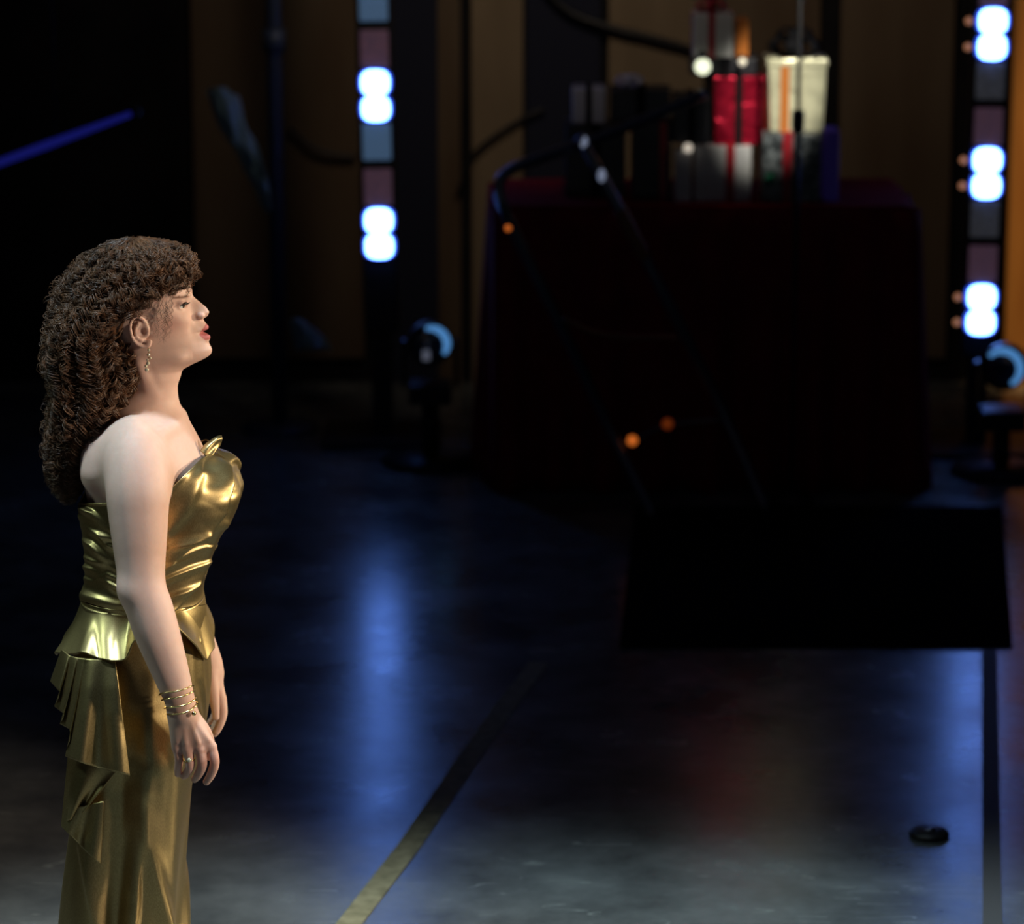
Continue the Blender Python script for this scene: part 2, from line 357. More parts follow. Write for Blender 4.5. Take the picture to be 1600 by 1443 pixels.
# -- near hand: back of the hand to the camera, fingers curling towards the thigh
HYN = -.236
def H(u, v, dy=0.0): return tuple(pt(u, v, HYN+dy))
nails = []
kn = {'index': (330, 1166, .002), 'middle': (312.5, 1170, -.006), 'ring': (293.5, 1171, -.006), 'little': (276.5, 1167, -.001)}
for f, (u, v, dy) in kn.items():                 # metacarpals make the palm
    u0 = {'index': 294, 'middle': 288, 'ring': 280, 'little': 274}[f]
    chain([H(u0, 1112, .004), H((u0*.45+u*.55), 1144, dy*.6), H(u, v, dy)], [.0150, .0125, .0105], .010)
ell(H(300, 1140, .014), (.024, .012, .026), .012)
fing = {'index': [(330, 1166, .002), (335.5, 1190, .000), (330, 1209, .012), (322.5, 1221, .022)],
        'middle': [(312.5, 1170, -.006), (316, 1193, -.006), (310, 1209, .012), (304, 1217, .024)],
        'ring': [(293.5, 1171, -.006), (297, 1194, -.005), (292, 1207, .013), (287, 1212, .024)],
        'little': [(276.5, 1167, -.001), (279.5, 1187, .000), (278, 1201, .012), (277.5, 1209, .022)]}
fr = {'index': [.0102, .0092, .0084, .0070], 'middle': [.0104, .0094, .0085, .0070], 'ring': [.0100, .0088, .0080, .0066], 'little': [.0090, .0080, .0072, .0060]}
for f, P in fing.items(): chain([H(*p) for p in P], fr[f], .0022)
chain([H(300, 1118, .014), H(318, 1140, .026), H(328, 1162, .034), H(327, 1182, .040)], [.013, .0125, .0098, .0075], .005)   # thumb, on the far side of the palm
for a, b in (((288, 1122, -.011), (290, 1160, -.0155)), ((296, 1122, -.011), (310, 1160, -.0155)), ((284, 1124, -.009), (277, 1158, -.0105)), ((301, 1122, -.008), (326, 1156, -.0065))):
    chain([H(*a), H(*b)], [.0022, .0026], .005)  # tendons
# -- far hand, palm towards the thigh, seen past the front of the skirt
HYF = .205
def G(u, v, dy=0.0): return tuple(pt(u, v, HYF+dy))
gk = {'index': (345, 1090, -.010), 'middle': (346, 1091, .008), 'ring': (343, 1092, .024), 'little': (338, 1090, .036)}
for f, (u, v, dy) in gk.items():
    chain([G(329, 1046, dy*.5), G((329+u)/2+1, 1068, dy*.8), G(u, v, dy)], [.0150, .0125, .0100], .010)
gf = {'index': [(345, 1090, -.010), (348, 1112, -.016), (344, 1130, -.020), (338, 1143, -.022)],
      'middle': [(346, 1091, .008), (348, 1115, .003), (342, 1134, -.004), (335, 1146, -.010)],
      'ring': [(343, 1092, .024), (344, 1115, .020), (338, 1131, .012), (331, 1141, .004)],
      'little': [(338, 1090, .036), (338, 1108, .034), (333, 1121, .028), (327, 1129, .022)]}
for f, P in gf.items(): chain([G(*p) for p in P], fr[f], .0022)
chain([G(330, 1052, -.014), G(333, 1078, -.030), G(336, 1102, -.037), G(337.5, 1120, -.040)], [.013, .0120, .0092, .0070], .005)

# -- surface nets: one continuous skin
def surface_nets():
    S = D < 0
    nx, ny, nz = D.shape
    cnt = np.zeros((nx-1, ny-1, nz-1), np.int8)
    for i in (0, 1):
        for j in (0, 1):
            for k in (0, 1): cnt += S[i:nx-1+i, j:ny-1+j, k:nz-1+k]
    act = (cnt > 0) & (cnt < 8); I, J, K = np.nonzero(act)
    ids = np.full(act.shape, -1, np.int32); ids[I, J, K] = np.arange(len(I))
    cv = {(i, j, k): D[I+i, J+j, K+k] for i in (0, 1) for j in (0, 1) for k in (0, 1)}
    acc = np.zeros((len(I), 3)); n = np.zeros(len(I))
    for a in cv:
        for ax in range(3):
            if a[ax]: continue
            b = list(a); b[ax] = 1; b = tuple(b); va, vb = cv[a], cv[b]; m = (va < 0) != (vb < 0)
            t = np.where(m, va/np.where(m, va-vb, 1), 0)
            for q in range(3): acc[:, q] += m*(a[q] + (t if q == ax else 0))
            n += m
    acc /= n[:, None]
    V = np.stack([g[i] + f*(g[i+1]-g[i]) for g, i, f in ((GX, I, acc[:, 0]), (GY, J, acc[:, 1]), (GZ, K, acc[:, 2]))], 1)
    Q = []
    for ax in range(3):
        sl0 = [slice(1, -1)]*3; sl1 = [slice(1, -1)]*3; sl0[ax] = slice(0, -1); sl1[ax] = slice(1, None)
        s0, s1 = S[tuple(sl0)], S[tuple(sl1)]; ch = np.nonzero(s0 != s1)
        g = list(ch); o = [1, 1, 1]; o[ax] = 0; g = [g[q]+o[q] for q in range(3)]
        b, c = [(1, 2), (2, 0), (0, 1)][ax]
        def cell(db, dc):
            h = [g[0].copy(), g[1].copy(), g[2].copy()]; h[b] -= db; h[c] -= dc; return ids[h[0], h[1], h[2]]
        q = np.stack([cell(1, 1), cell(0, 1), cell(0, 0), cell(1, 0)], 1)
        fl_ = ~s0[ch]; q[fl_] = q[fl_][:, ::-1]; Q.append(q)
    return V, np.concatenate(Q)
V, Q = surface_nets()
def relax(V, Q, it):
    E_ = np.concatenate([Q[:, [0, 1]], Q[:, [1, 2]], Q[:, [2, 3]], Q[:, [3, 0]]]); E_ = np.concatenate([E_, E_[:, ::-1]])
    n = np.bincount(E_[:, 0], minlength=len(V))[:, None]
    zz = V[:, 2]; handz = ((zz > .62) & (zz < .80)).astype(float)
    w_ = (.55*np.clip((1.385-zz)/.02, 0, 1)*(1-.8*handz))[:, None]
    for _ in range(it):
        A = np.stack([np.bincount(E_[:, 0], V[E_[:, 1], q], len(V)) for q in range(3)], 1)/np.maximum(n, 1); V = V*(1-w_)+A*w_
    return V
V = relax(V, Q, 8)
base = (px2x(210, 1000), 0.0, 0.0)
person = empty('person', base, 'woman with long curly auburn hair in a strapless gold satin gown, standing in profile', 'person')

# skin: colour attribute for lips, brows, blush, nails (the colours she wears)
m_skin = mat('skin', (.60, .38, .29), .56, spec=.28, sss=.35)
def skin_nodes(m):
    nt = m.node_tree; b = nt.nodes['Principled BSDF']; L = nt.links.new
    at = nt.nodes.new('ShaderNodeAttribute'); at.attribute_name = 'tone'
    nz = nt.nodes.new('ShaderNodeTexNoise'); nz.inputs['Scale'].default_value = 55; nz.inputs['Detail'].default_value = 5
    mx = nt.nodes.new('ShaderNodeMix'); mx.data_type = 'RGBA'; mx.blend_type = 'MULTIPLY'
    rp = nt.nodes.new('ShaderNodeValToRGB'); rp.color_ramp.elements[0].color = (.90, .84, .82, 1); rp.color_ramp.elements[1].color = (1.05, 1.0, 1.0, 1)
    tc = nt.nodes.new('ShaderNodeTexCoord'); L(tc.outputs['Object'], nz.inputs['Vector'])
    L(nz.outputs['Fac'], rp.inputs[0]); mx.inputs['Factor'].default_value = 1; L(at.outputs['Color'], mx.inputs['A']); L(rp.outputs[0], mx.inputs['B'])
    L(mx.outputs['Result'], b.inputs['Base Color'])
    bp = nt.nodes.new('ShaderNodeBump'); bp.inputs['Strength'].default_value = .12; bp.inputs['Distance'].default_value = .001
    n2 = nt.nodes.new('ShaderNodeTexNoise'); n2.inputs['Scale'].default_value = 260; L(tc.outputs['Object'], n2.inputs['Vector'])
    L(n2.outputs['Fac'], bp.inputs['Height']); L(bp.outputs[0], b.inputs['Normal'])
skin_nodes(m_skin)
body = from_np('body', V, Q, m_skin, person)
U, Vv = proj(V[:, 0], V[:, 1]*0, V[:, 2])       # profile coordinates on her mid-plane
C = np.tile(np.array([.66, .455, .37, 1.0]), (len(V), 1))
def blend(mask, col):
    C[:, :3] = C[:, :3]*(1-mask[:, None]) + np.array(col)*mask[:, None]
def sst(x, a, b): t = np.clip((x-a)/(b-a), 0, 1); return t*t*(3-2*t)
front = V[:, 2] > HZ(600)
upl = np.maximum(520-(U-312)*1.5, 505.5); lol = np.minimum(520.5+(U-312)*.95, 529.5)
lip = sst(U, 311, 314)*sst(Vv-upl, -1, 1)*(1-sst(Vv-lol, -1, 1))*(1-sst(np.abs(V[:, 1]), .022, .026))*front
blend(lip*.85, (.40, .075, .08))
bl = np.exp(-((U-272)/20)**2-((Vv-500)/16)**2)*front; blend(bl*.35, (.62, .26, .2))
br = np.exp(-((Vv-(459-(300-U)*.10))/2.2)**2)*sst(U, 268, 276)*(1-sst(U, 294, 299))*sst(np.abs(V[:, 1]), .008, .014)*front; blend(br*.85, (.12, .05, .025))
lid = np.exp(-((U-284)/9)**2-((Vv-466)/4)**2)*front; blend(lid*.7, (.20, .09, .07))
handn = np.exp(-((V[:, 2]-px2z(300, 1185, HYN))/.035)**2)*(V[:, 1] < -.19); blend(handn*.45, (.60, .30, .25))
at = body.data.color_attributes.new('tone', 'FLOAT_COLOR', 'POINT'); at.data.foreach_set('color', C.astype(np.float32).ravel())

m_eye = mat('eye_white', (.75, .72, .68), .15, spec=.6); m_iris = mat('iris', (.06, .04, .025), .1); m_lash = mat('lashes', (.012, .008, .006), .5)
for s in (-1, 1):
    c = Vector((px2x(281.5, 471), s*.0325, HZ(471)))
    e = ball('eyeball', c, .0116, m_eye, person)
    ball('iris', c + Vector((.0062, s*.0022, -.0006)), .0064, m_iris, e, sc=(1, 1, 1))
    P = []
    for t in np.linspace(-1, 1, 9): P.append(c + Vector((.0126*math.cos(t*1.0)+.0016, s*(.0018+.0126*math.sin(t*1.0+.12)), .0036-.0030*t*t*1.1)))
    lash = tube('eyelashes', P, [.0010, .0022, .0024, .0022, .0012], m_lash, person, sides=6, n=3)
    for i in range(2, 7):
        q = P[i]; d = (q-c); d.z = .001; d.normalize()
        tube('lash', [q, q + d*.004 + Vector((.001, 0, -.0006)), q + d*.0075 + Vector((.001, 0, .001))], [.0007, .0005, .0001], m_lash, lash, sides=4, n=2)

# ------------------------------------------------------------------ hair: thousands of curled strands over an inner mass
m_hair = noise_var(mat('auburn_hair', (.12, .05, .02), .45, spec=.45), 45, (.028, .012, .006), (.15, .064, .026), lo=.3, hi=.7)
hrow = [(370.5, 208, 213, .001), (372, 200, 219, .010), (374, 192, 230, .020), (379, 172, 262, .045), (388, 154, 288, .066), (402, 134, 299, .083), (420, 117, 302, .093), (440, 103, 291, .098), (458, 95, 276, .101), (474, 90, 258, .104), (490, 87, 238, .106),
        (505, 85, 216, .106), (520, 83, 206, .106), (545, 80, 210, .105), (565, 80, 220, .104), (585, 86, 220, .102), (605, 88, 208, .101), (635, 84, 192, .100), (665, 82, 172, .098), (695, 80, 154, .094), (725, 82, 140, .088), (752, 88, 131, .075), (772, 98, 122, .045), (778, 104, 116, .02)]
hz_ = np.array([px2z(150, r[0]) for r in hrow])
hL = np.array([px2x(r[1], r[0]) for r in hrow]); hR = np.array([px2x(r[2], r[0]) for r in hrow]); hW = np.array([r[3] for r in hrow])
def henv(z, al, rho):
    l, r_, w_ = smooth_interp(z, hz_, hL, .012), smooth_interp(z, hz_, hR, .012), smooth_interp(z, hz_, hW, .012)
    c, a = (l+r_)/2, (r_-l)/2
    n_ = 2 + 1.6*np.clip((px2z(200, 470)-z)/.05, 0, 1)
    q = (np.abs(np.cos(al))**n_+np.abs(np.sin(al))**n_)**(-1/n_)
    return np.stack([c + a*rho*q*np.cos(al), w_*rho*q*np.sin(al), z], -1)
HV, HQ = [], []; off = 0
def hadd(V_, Q_):
    global off
    HV.append(V_); HQ.append(Q_+off); off += len(V_)
zs_ = np.linspace(hz_.max()-.0005, hz_.min()+.004, 70); na = 48
ang = np.arange(na)*2*np.pi/na
ring = np.stack([henv(np.full(na, z), ang, .80) for z in zs_]).reshape(-1, 3)
ring += rng.normal(0, .0012, ring.shape)
idx = np.arange(len(zs_)*na).reshape(len(zs_), na); nxt = np.roll(idx, -1, 1)
hadd(ring, np.stack([idx[:-1], idx[1:], nxt[1:], nxt[:-1]], -1).reshape(-1, 4))
ztop, zbot = hz_.max(), hz_.min()
def strand(path, cr, pitch, ph, r, hand=1):
    # coil a strand about a smooth guide
    n = len(path); T = np.gradient(path, axis=0); sl = np.linalg.norm(T, axis=1); T /= sl[:, None]+1e-12
    L_ = np.cumsum(sl); a = hand*2*np.pi*L_/pitch + ph
    ref = np.array([.3, .9, .1]); N = np.cross(T, ref); N /= np.linalg.norm(N, axis=1)[:, None]+1e-9; B = np.cross(T, N)
    grow = np.clip(np.linspace(0, 1, n)*6, .15, 1)[:, None]
    return path + cr*grow*(np.cos(a)[:, None]*N + np.sin(a)[:, None]*B)
def lock(al, z0, z1, rho, cr, pitch, nstr, rr, dip=.14):
    Ln = abs(z0-z1); n = max(14, int(Ln*1.25/pitch*9))
    z = np.linspace(z0, z1, n); t = np.linspace(0, 1, n)
    wob = .05*np.sin(t*rng.uniform(4, 9)+rng.uniform(0, 6)); rh = rho + .05*np.sin(t*rng.uniform(3, 8)+rng.uniform(0, 6)) - dip*np.clip(1-t*5, 0, 1)
    g = henv(z, al + wob + rng.normal(0, .12)*t, rh); ph = rng.uniform(0, 6.28); hand = rng.choice([-1, 1])
    cr = cr*(.75+.25*np.sin(t*np.pi))[:, None]
    for k in range(nstr):
        p = strand(g + rng.normal(0, .0012, 3), cr*rng.uniform(.7, 1.25), pitch*rng.uniform(.93, 1.07), ph + rng.normal(0, .28), rr, hand)
        V_, Q_ = tube_arr(p, rr*np.interp(t, [0, .1, .8, 1], [.8, 1, .9, .25]), 3); hadd(V_, Q_)
def near_al():                                   # more of them where they are seen
    return -abs(rng.normal(0, 1))*0 + (rng.uniform(-np.pi, 0) if rng.random() < .68 else rng.uniform(0, np.pi))
for i in range(150):                             # crown: locks that start at the parting
    al = near_al(); z0 = ztop - rng.uniform(.0, .010)
    lock(al, z0, z0-rng.uniform(.05, .12), rng.uniform(.90, 1.0), rng.uniform(.004, .0065), rng.uniform(.018, .028), 9, rng.uniform(.00045, .0007), .0)
for i in range(420):                             # long locks
    al = near_al()
    z0 = ztop - abs(rng.normal(0, .42))*.26 - .004; z0 = max(z0, zbot+.10)
    if np.cos(al) > .3: z1 = max(z0 - rng.uniform(.05, .13), px2z(250, 452 if np.cos(al) > .6 else 490))
    else: z1 = max(z0 - rng.uniform(.14, .42), zbot + rng.uniform(-.004, .03))
    if z0-z1 < .03: continue
    lock(al, z0, z1, rng.uniform(.84, 1.05), rng.uniform(.0060, .0100), rng.uniform(.022, .034), 9, rng.uniform(.00045, .0007))
for i in range(330):                             # lower fill, so the mane stays full
    al = near_al(); z0 = rng.uniform(px2z(150, 690), px2z(150, 500))
    lock(al, z0, max(z0-rng.uniform(.08, .2), zbot+rng.uniform(-.006, .03)), rng.uniform(.84, 1.05), rng.uniform(.006, .010), rng.uniform(.020, .032), 9, rng.uniform(.00045, .0007))
for i in range(190):                             # short curls on the crown and the fringe
    al = rng.normal(-.3, .9) if i < 130 else near_al(); z0 = rng.uniform(px2z(250, 440), px2z(250, 378))
    z1 = z0-rng.uniform(.02, .055)
    if np.cos(al) > .5: z1 = max(z1, px2z(250, rng.uniform(438, 452)))
    if z0-z1 > .012: lock(al, z0, z1, rng.uniform(.90, 1.03), rng.uniform(.005, .009), rng.uniform(.016, .024), 7, rng.uniform(.0005, .0007))
def wisp(P, cr, pitch, nstr=3, rr=.00045, sp=.0012):
    g = catmull([pt(*p) for p in P], 14); ph = rng.uniform(0, 6)
    for k in range(nstr):
        p = strand(g + rng.normal(0, sp, 3), cr*rng.uniform(.7, 1.3), pitch, ph + rng.normal(0, .5), rr); V_, Q_ = tube_arr(p, rr*np.linspace(1, .3, len(g)), 3); hadd(V_, Q_)
for i in range(26):                              # wisps over the forehead, temple and cheek
    u, v = rng.uniform(262, 294), rng.uniform(426, 444); y = -.066+.050*(u-262)/30
    wisp([(u, v, y-.004), (u+rng.uniform(-3, 5), v+12, y-.010), (u+rng.uniform(-7, 5), v+24, y-.006)], rng.uniform(.003, .006), rng.uniform(.012, .018))
for i in range(14):
    u, v = rng.uniform(242, 272), rng.uniform(466, 482)
    wisp([(u, v, -.078), (u-1, v+18, -.082), (u-4+rng.uniform(-4, 3), v+38, -.080), (u-6+rng.uniform(-5, 4), v+56, -.074)], rng.uniform(.002, .004), rng.uniform(.012, .02), 2, .0003)
for u, v, y in ((297, 402, -.01), (299, 412, .01), (292, 396, -.03), (300, 408, -.02), (285, 392, -.035), (294, 420, -.04)):
    wisp([(u-14, v+6, y), (u-3, v-3, y-.004), (u+4, v+4, y-.006), (u+1, v+16, y-.004)], .0045, .014, 5, .0006)
for i in range(320):                              # stray fly-aways round the outline
    z0 = rng.uniform(px2z(150, 740), px2z(150, 380)); al = rng.uniform(2.0, 4.3) if rng.random() < .8 else rng.uniform(-.6, .6)
    if np.cos(al) > 0 and z0 < px2z(250, 420): continue
    lock(al, z0, z0-rng.uniform(.02, .05), rng.uniform(1.0, 1.15), rng.uniform(.004, .012), rng.uniform(.014, .03), rng.integers(1, 4), .0004)
from_np('hair', np.concatenate(HV), np.concatenate(HQ), m_hair, person, label='long curly auburn hair')

# ------------------------------------------------------------------ gown
m_gold = mat('gold_satin', (.45, .33, .11), .38, metal=.95, spec=.6, aniso=.3)
noise_var(m_gold, 900, (.37, .27, .115), (.51, .385, .175), bump=.10, stretch=(1, 1, .25), detail=2, bdist=.0006)
def seg_fold(u, v, poly, w1, w2):
    """ridge along a polyline drawn on her near side: sharp on one side (w1), soft on the other (w2); px units"""
    best = np.full(u.shape, 1e9); sg = np.zeros(u.shape)
    for (a0, a1), (b0, b1) in zip(poly[:-1], poly[1:]):
        dx, dy = b0-a0, b1-a1; l2 = dx*dx+dy*dy
        t = np.clip(((u-a0)*dx+(v-a1)*dy)/l2, 0, 1); ex, ey = u-a0-t*dx, v-a1-t*dy; d = np.hypot(ex, ey)
        s_ = np.sign(dx*ey-dy*ex); m_ = d < best; best = np.where(m_, d, best); sg = np.where(m_, s_, sg)
    w_ = np.where(sg > 0, w1, w2); return np.exp(-(best/w_)**2)
bod = [(690, 142, 318, .150, 2.3), (705, 140, 330, .151, 2.3), (720, 137, 350, .151, 2.35), (745, 132, 368, .150, 2.4), (765, 128, 374, .149, 2.4), (783, 126, 369, .147, 2.4), (800, 125, 361, .145, 2.4), (826, 130, 343, .141, 2.35),
       (855, 133, 331, .137, 2.3), (885, 135, 325, .133, 2.3), (908, 133, 319, .131, 2.3), (925, 127, 317, .132, 2.3), (945, 128, 321, .138, 2.3), (980, 122, 323, .152, 2.3), (1020, 116, 325, .166, 2.3), (1060, 113, 327, .176, 2.3),
       (1100, 112, 326, .180, 2.3), (1150, 112, 319, .180, 2.3), (1224, 112, 300, .175, 2.3), (1288, 111, 290, .170, 2.3), (1365, 101, 279, .166, 2.3), (1443, 93, 272, .166, 2.3), (1540, 85, 268, .180, 2.2), (1660, 74, 272, .200, 2.1)]
dz_ = np.array([px2z((r[1]+r[2])/2, r[0]) for r in bod]); dB = [px2x(r[1], r[0]) for r in bod]; dF = [px2x(r[2], r[0]) for r in bod]; dW = [r[3] for r in bod]; dN = [r[4] for r in bod]
def dsec(z, th, grow=0.0):
    l, r_, w_, n_ = (smooth_interp(z, dz_, q, .012) for q in (dB, dF, dW, dN))
    c, a = (l+r_)/2, (r_-l)/2+grow; w_ = w_+grow; ct, st = np.cos(th), np.sin(th)
    q = (np.abs(ct)**n_+np.abs(st)**n_)**(-1/n_)
    return c + a*q*ct, -w_*q*st, z
NT = 260
th = np.arange(NT)*2*np.pi/NT                   # 0 = front, pi/2 = near side
def grid_mesh(name, P, closed, m, parent, thick=.0025, subd=0, **k):
    R_, C_ = P.shape[:2]; idx = np.arange(R_*C_).reshape(R_, C_)
    if closed: nx_ = np.roll(idx, -1, 1); a, b = idx, nx_
    else: a, b = idx[:, :-1], idx[:, 1:]
    Qd = np.stack([a[:-1], a[1:], b[1:], b[:-1]], -1).reshape(-1, 4)
    o = from_np(name, P.reshape(-1, 3), Qd, m, parent, **k)
    if thick: md = o.modifiers.new('cloth', 'SOLIDIFY'); md.thickness = thick; md.offset = 1
    if subd: md = o.modifiers.new('sub', 'SUBSURF'); md.levels = md.render_levels = subd
    return o
def displace(P, h):
    # push along the grid normal
    du = np.roll(P, -1, 1)-np.roll(P, 1, 1); dv = np.gradient(P, axis=0); N = np.cross(dv, du); N /= np.linalg.norm(N, axis=2)[..., None]+1e-12
    cen = P.mean(axis=1, keepdims=True); sgn = np.sign(((P-cen)[..., :2]*N[..., :2]).sum(-1)); return P + N*(sgn*h)[..., None]
def nearpix(P):
    return proj(P[..., 0], -np.abs(P[..., 1]), P[..., 2])
# bodice
zt = np.empty(NT); zb = np.empty(NT)
def solve(t_, vfun, z):
    for _ in range(12):
        x_, y_, _z = dsec(np.array([z]), np.array([t_])); u1, v1 = proj(x_[0], -abs(y_[0]), z); z += (v1-vfun(u1))/SC*.8
    return z
for i in range(NT):
    zt[i] = solve(th[i], lambda u: np.interp(u, [127, 160, 220, 267, 290, 313, 330, 345, 375], [786, 786, 778, 763, 740, 717, 709, 712, 722]), px2z(250, 750))
    zb[i] = solve(th[i], lambda u: np.interp(u, [127, 181, 230, 320], [938, 954, 958, 945]), px2z(250, 940))
R_ = 150; tt = np.linspace(0, 1, R_)[:, None]
Zg = zt[None]*(1-tt)+zb[None]*tt
P = np.stack(dsec(Zg, np.broadcast_to(th, Zg.shape)), -1)
u_, v_ = nearpix(P)
h = .016*seg_fold(u_, v_, [(349, 700), (353, 725), (353, 760), (343, 795), (322, 822), (300, 843), (262, 880), (240, 905)], 19, 3)
h += .014*seg_fold(u_, v_, [(362, 735), (372, 765), (362, 798), (338, 835), (330, 852), (312, 892), (297, 915), (270, 952)], 16, 3)
h += .0055*seg_fold(u_, v_, [(313, 740), (306, 765), (290, 800), (262, 830)], 14, 7)
h += .0050*seg_fold(u_, v_, [(345, 815), (310, 835), (262, 850)], 8, 4)
for a, b, am, w1_ in ((797, 822, .0095, 9), (826, 838, .0070, 6), (846, 872, .0100, 10), (872, 882, .0050, 5), (886, 908, .0085, 9), (812, 850, .0045, 5), (905, 896, .0050, 6)):
    h += am*seg_fold(u_, v_, [(105, a-14), (128, a-4), (145, a+3), (168, b), (205, b+16)], w1_, 3)*(.55+.45*np.sin(u_*.11+a))
for k, (a, b) in enumerate(((832, 858), (856, 880), (880, 905), (905, 935))):
    h += .0048*seg_fold(u_, v_, [(240, b+8), (285, (a+b)/2), (318, a-6)], 6, 3)
h += .006*seg_fold(u_, v_, [(110, 922), (140, 932), (181, 944), (230, 948)], 9, 7)
sw = np.clip((np.abs(np.sin(th))-.05)/.45, 0, 1)[None]; h = h*(.3+.7*sw)
h += .0022*np.exp(-(tt/.018)**2)                # rolled top hem
bodice = grid_mesh('gown_bodice', displace(P, h), True, m_gold, person, .003, label='strapless gold satin bodice with draped folds')
# folded flaps standing up at the top of the neckline
def sheet(name, rows, parent, m, n=10, m2=10, thick=.002, wave=0.0, label=None):
    G_ = np.array([catmull([pt(*p) for p in r], n) for r in rows])
    G2 = np.stack([catmull(list(G_[:, j]), m2) for j in range(G_.shape[1])], 1)
    return grid_mesh(name, G2, False, m, parent, thick, label=label)
sheet('neckline_flap', [[(313, 704, -.028), (320, 695, -.020), (330, 687, -.012), (339, 682, -.006), (346, 680, .000)],
                        [(318, 709, -.034), (324, 700, -.029), (332, 692, -.022), (340, 686, -.016), (347, 685, -.008)],
                        [(324, 716, -.034), (328, 707, -.028), (335, 698, -.020), (341, 691, -.012), (346, 689, -.004)],
                        [(328, 724, -.040), (331, 714, -.032), (336, 706, -.024), (340, 700, -.016), (343, 697, -.008)]], bodice, m_gold, 6, 4, .0012)
# skirt
zt2 = px2z(225, 930); z0_ = .006; R2 = 190
Zg = np.linspace(zt2, z0_, R2)[:, None]*np.ones(NT)[None]
P = np.stack(dsec(Zg, np.broadcast_to(th, Zg.shape)), -1)
u_, v_ = nearpix(P)
dn = np.clip((v_-1190)/230, 0, 1)
h = .022*seg_fold(u_, v_, [(228, 1180), (219, 1300), (211, 1365), (203, 1460), (195, 1640)], 11, 7)*dn
h += .020*seg_fold(u_, v_, [(226, 1180), (226, 1310), (234, 1370), (246, 1443), (256, 1560), (258, 1660)], 9, 11)*dn
h += .008*seg_fold(u_, v_, [(272, 1160), (266, 1260), (262, 1350), (260, 1443), (256, 1660)], 12, 15)*dn
h += .008*seg_fold(u_, v_, [(124, 1320), (136, 1380), (149, 1443), (165, 1660)], 4, 14)*dn
h += .008*seg_fold(u_, v_, [(308, 1000), (312, 1060), (322, 1100), (327, 1130)], 5, 9) + .008*seg_fold(u_, v_, [(296, 1010), (298, 1070), (310, 1130)], 6, 9)
h += .006*seg_fold(u_, v_, [(240, 1060), (232, 1140), (226, 1235)], 16, 12)
h += .017*seg_fold(u_, v_, [(258, 1130), (250, 1300), (240, 1443), (232, 1660)], 32, 32)*np.clip((v_-1080)/120, 0, 1)
h -= .020*seg_fold(u_, v_, [(190, 1120), (186, 1300), (180, 1443), (170, 1660)], 26, 26)*np.clip((v_-1080)/160, 0, 1)
h += .005*np.sin(th*7+.6)[None]*np.clip((zt2-.35-Zg)/.4, 0, 1)
sw = np.clip((np.abs(np.sin(th))-.10)/.45, 0, 1)[None]; h = h*sw*sw*(3-2*sw)
skirt = grid_mesh('gown_skirt', displace(P, h), True, m_gold, person, .002, label='long gold satin skirt')
# peplum: flares from the waist; its hem dips and rises
hem_u = [85, 108, 149, 175, 195, 208, 240, 280, 296, 312, 327, 333]
hem_v = [1021, 1019, 1025, 1033, 1028, 1004, 980, 979, 1000, 1018, 1030, 1012]
Rp = 60; NP = 360; thp = np.arange(NP)*2*np.pi/NP
zw = px2z(225, 925)
topP = np.stack(dsec(np.full(NP, zw), thp, -.003), -1)
botP = np.empty((NP, 3))
for i in range(NP):
    c_, s_ = math.cos(thp[i]), math.sin(thp[i]); n_ = 2.25; q = (abs(c_)**n_+abs(s_)**n_)**(-1/n_)
    uu = 209 + 124*q*c_; hwv = .196*q; Yb = -hwv*s_
    vv = np.interp(uu, hem_u, hem_v); botP[i] = pt(uu, vv, -abs(Yb)); botP[i, 1] = Yb
tp = np.linspace(0, 1, Rp)[:, None, None]
fl_ = .35*tp + .65*tp**1.7                      # keeps close to the waist, then flares
Pp = np.empty((Rp, NP, 3)); Pp[..., :2] = topP[None, :, :2]*(1-fl_)+botP[None, :, :2]*fl_; Pp[..., 2:] = topP[None, :, 2:]*(1-tp)+botP[None, :, 2:]*tp
u_, v_ = nearpix(Pp); g = tp[..., 0]
h = .006*g*seg_fold(u_, v_, [(160, 945), (140, 985), (130, 1030)], 9, 12) + .005*g*seg_fold(u_, v_, [(178, 960), (172, 1000), (176, 1035)], 12, 9) - .006*g*seg_fold(u_, v_, [(150, 960), (152, 1030)], 8, 8)
h += .006*seg_fold(u_, v_, [(118, 925), (150, 938), (172, 950), (205, 956)], 6, 3) + .004*g*np.sin(thp*9+1)[None]
grid_mesh('peplum', displace(Pp, h), True, m_gold, person, .003, label='flared gold peplum with an uneven hem')
# bustle ruffle cascading at the back
def skirtY(u, v):
    z = px2z(u, v, -.06); l, r_, w_ = (smooth_interp(np.array([z]), dz_, q, .012)[0] for q in (dB, dF, dW))
    l -= .045; c, a = (l+r_)/2, (r_-l)/2; x = px2x(u, v, -.06)
    return -w_*math.sqrt(max(0.0, 1-min(1, abs((x-c)/a))**2.3))
def cascade(name, top, bot, nu, nv, off, zig, label=None, sag=0.0):
    tu = np.array([p[0] for p in top]); bu = np.array([p[0] for p in bot]); G_ = np.empty((nv, nu, 3))
    for j in range(nu):
        s_ = j/(nu-1)
        T_ = [np.interp(s_, tu, [p[q] for p in top]) for q in (1, 2)]; B_ = [np.interp(s_, bu, [p[q] for p in bot]) for q in (1, 2)]
        for i in range(nv):
            t_ = i/(nv-1); u = T_[0]*(1-t_)+B_[0]*t_; v = T_[1]*(1-t_)+B_[1]*t_
            Y = skirtY(u, v) - off - zig(s_, t_) - sag*math.sin(math.pi*t_); G_[i, j] = pt(u, v, Y)
    return grid_mesh(name, G_, False, m_gold, skirt, .002, label=label)
def zig1(s, t):
    e = [0, .11, .23, .35, 1.0]; k = max(i for i in range(4) if s >= e[i]); q = min(1, (s-e[k])/(e[k+1]-e[k]))
    if k < 3: return t*(.026*q + .004) + .004
    return t*(.012 + .042*(.5-.5*math.cos(q*math.pi*3.2+.4))*(1-.35*q)) + .006
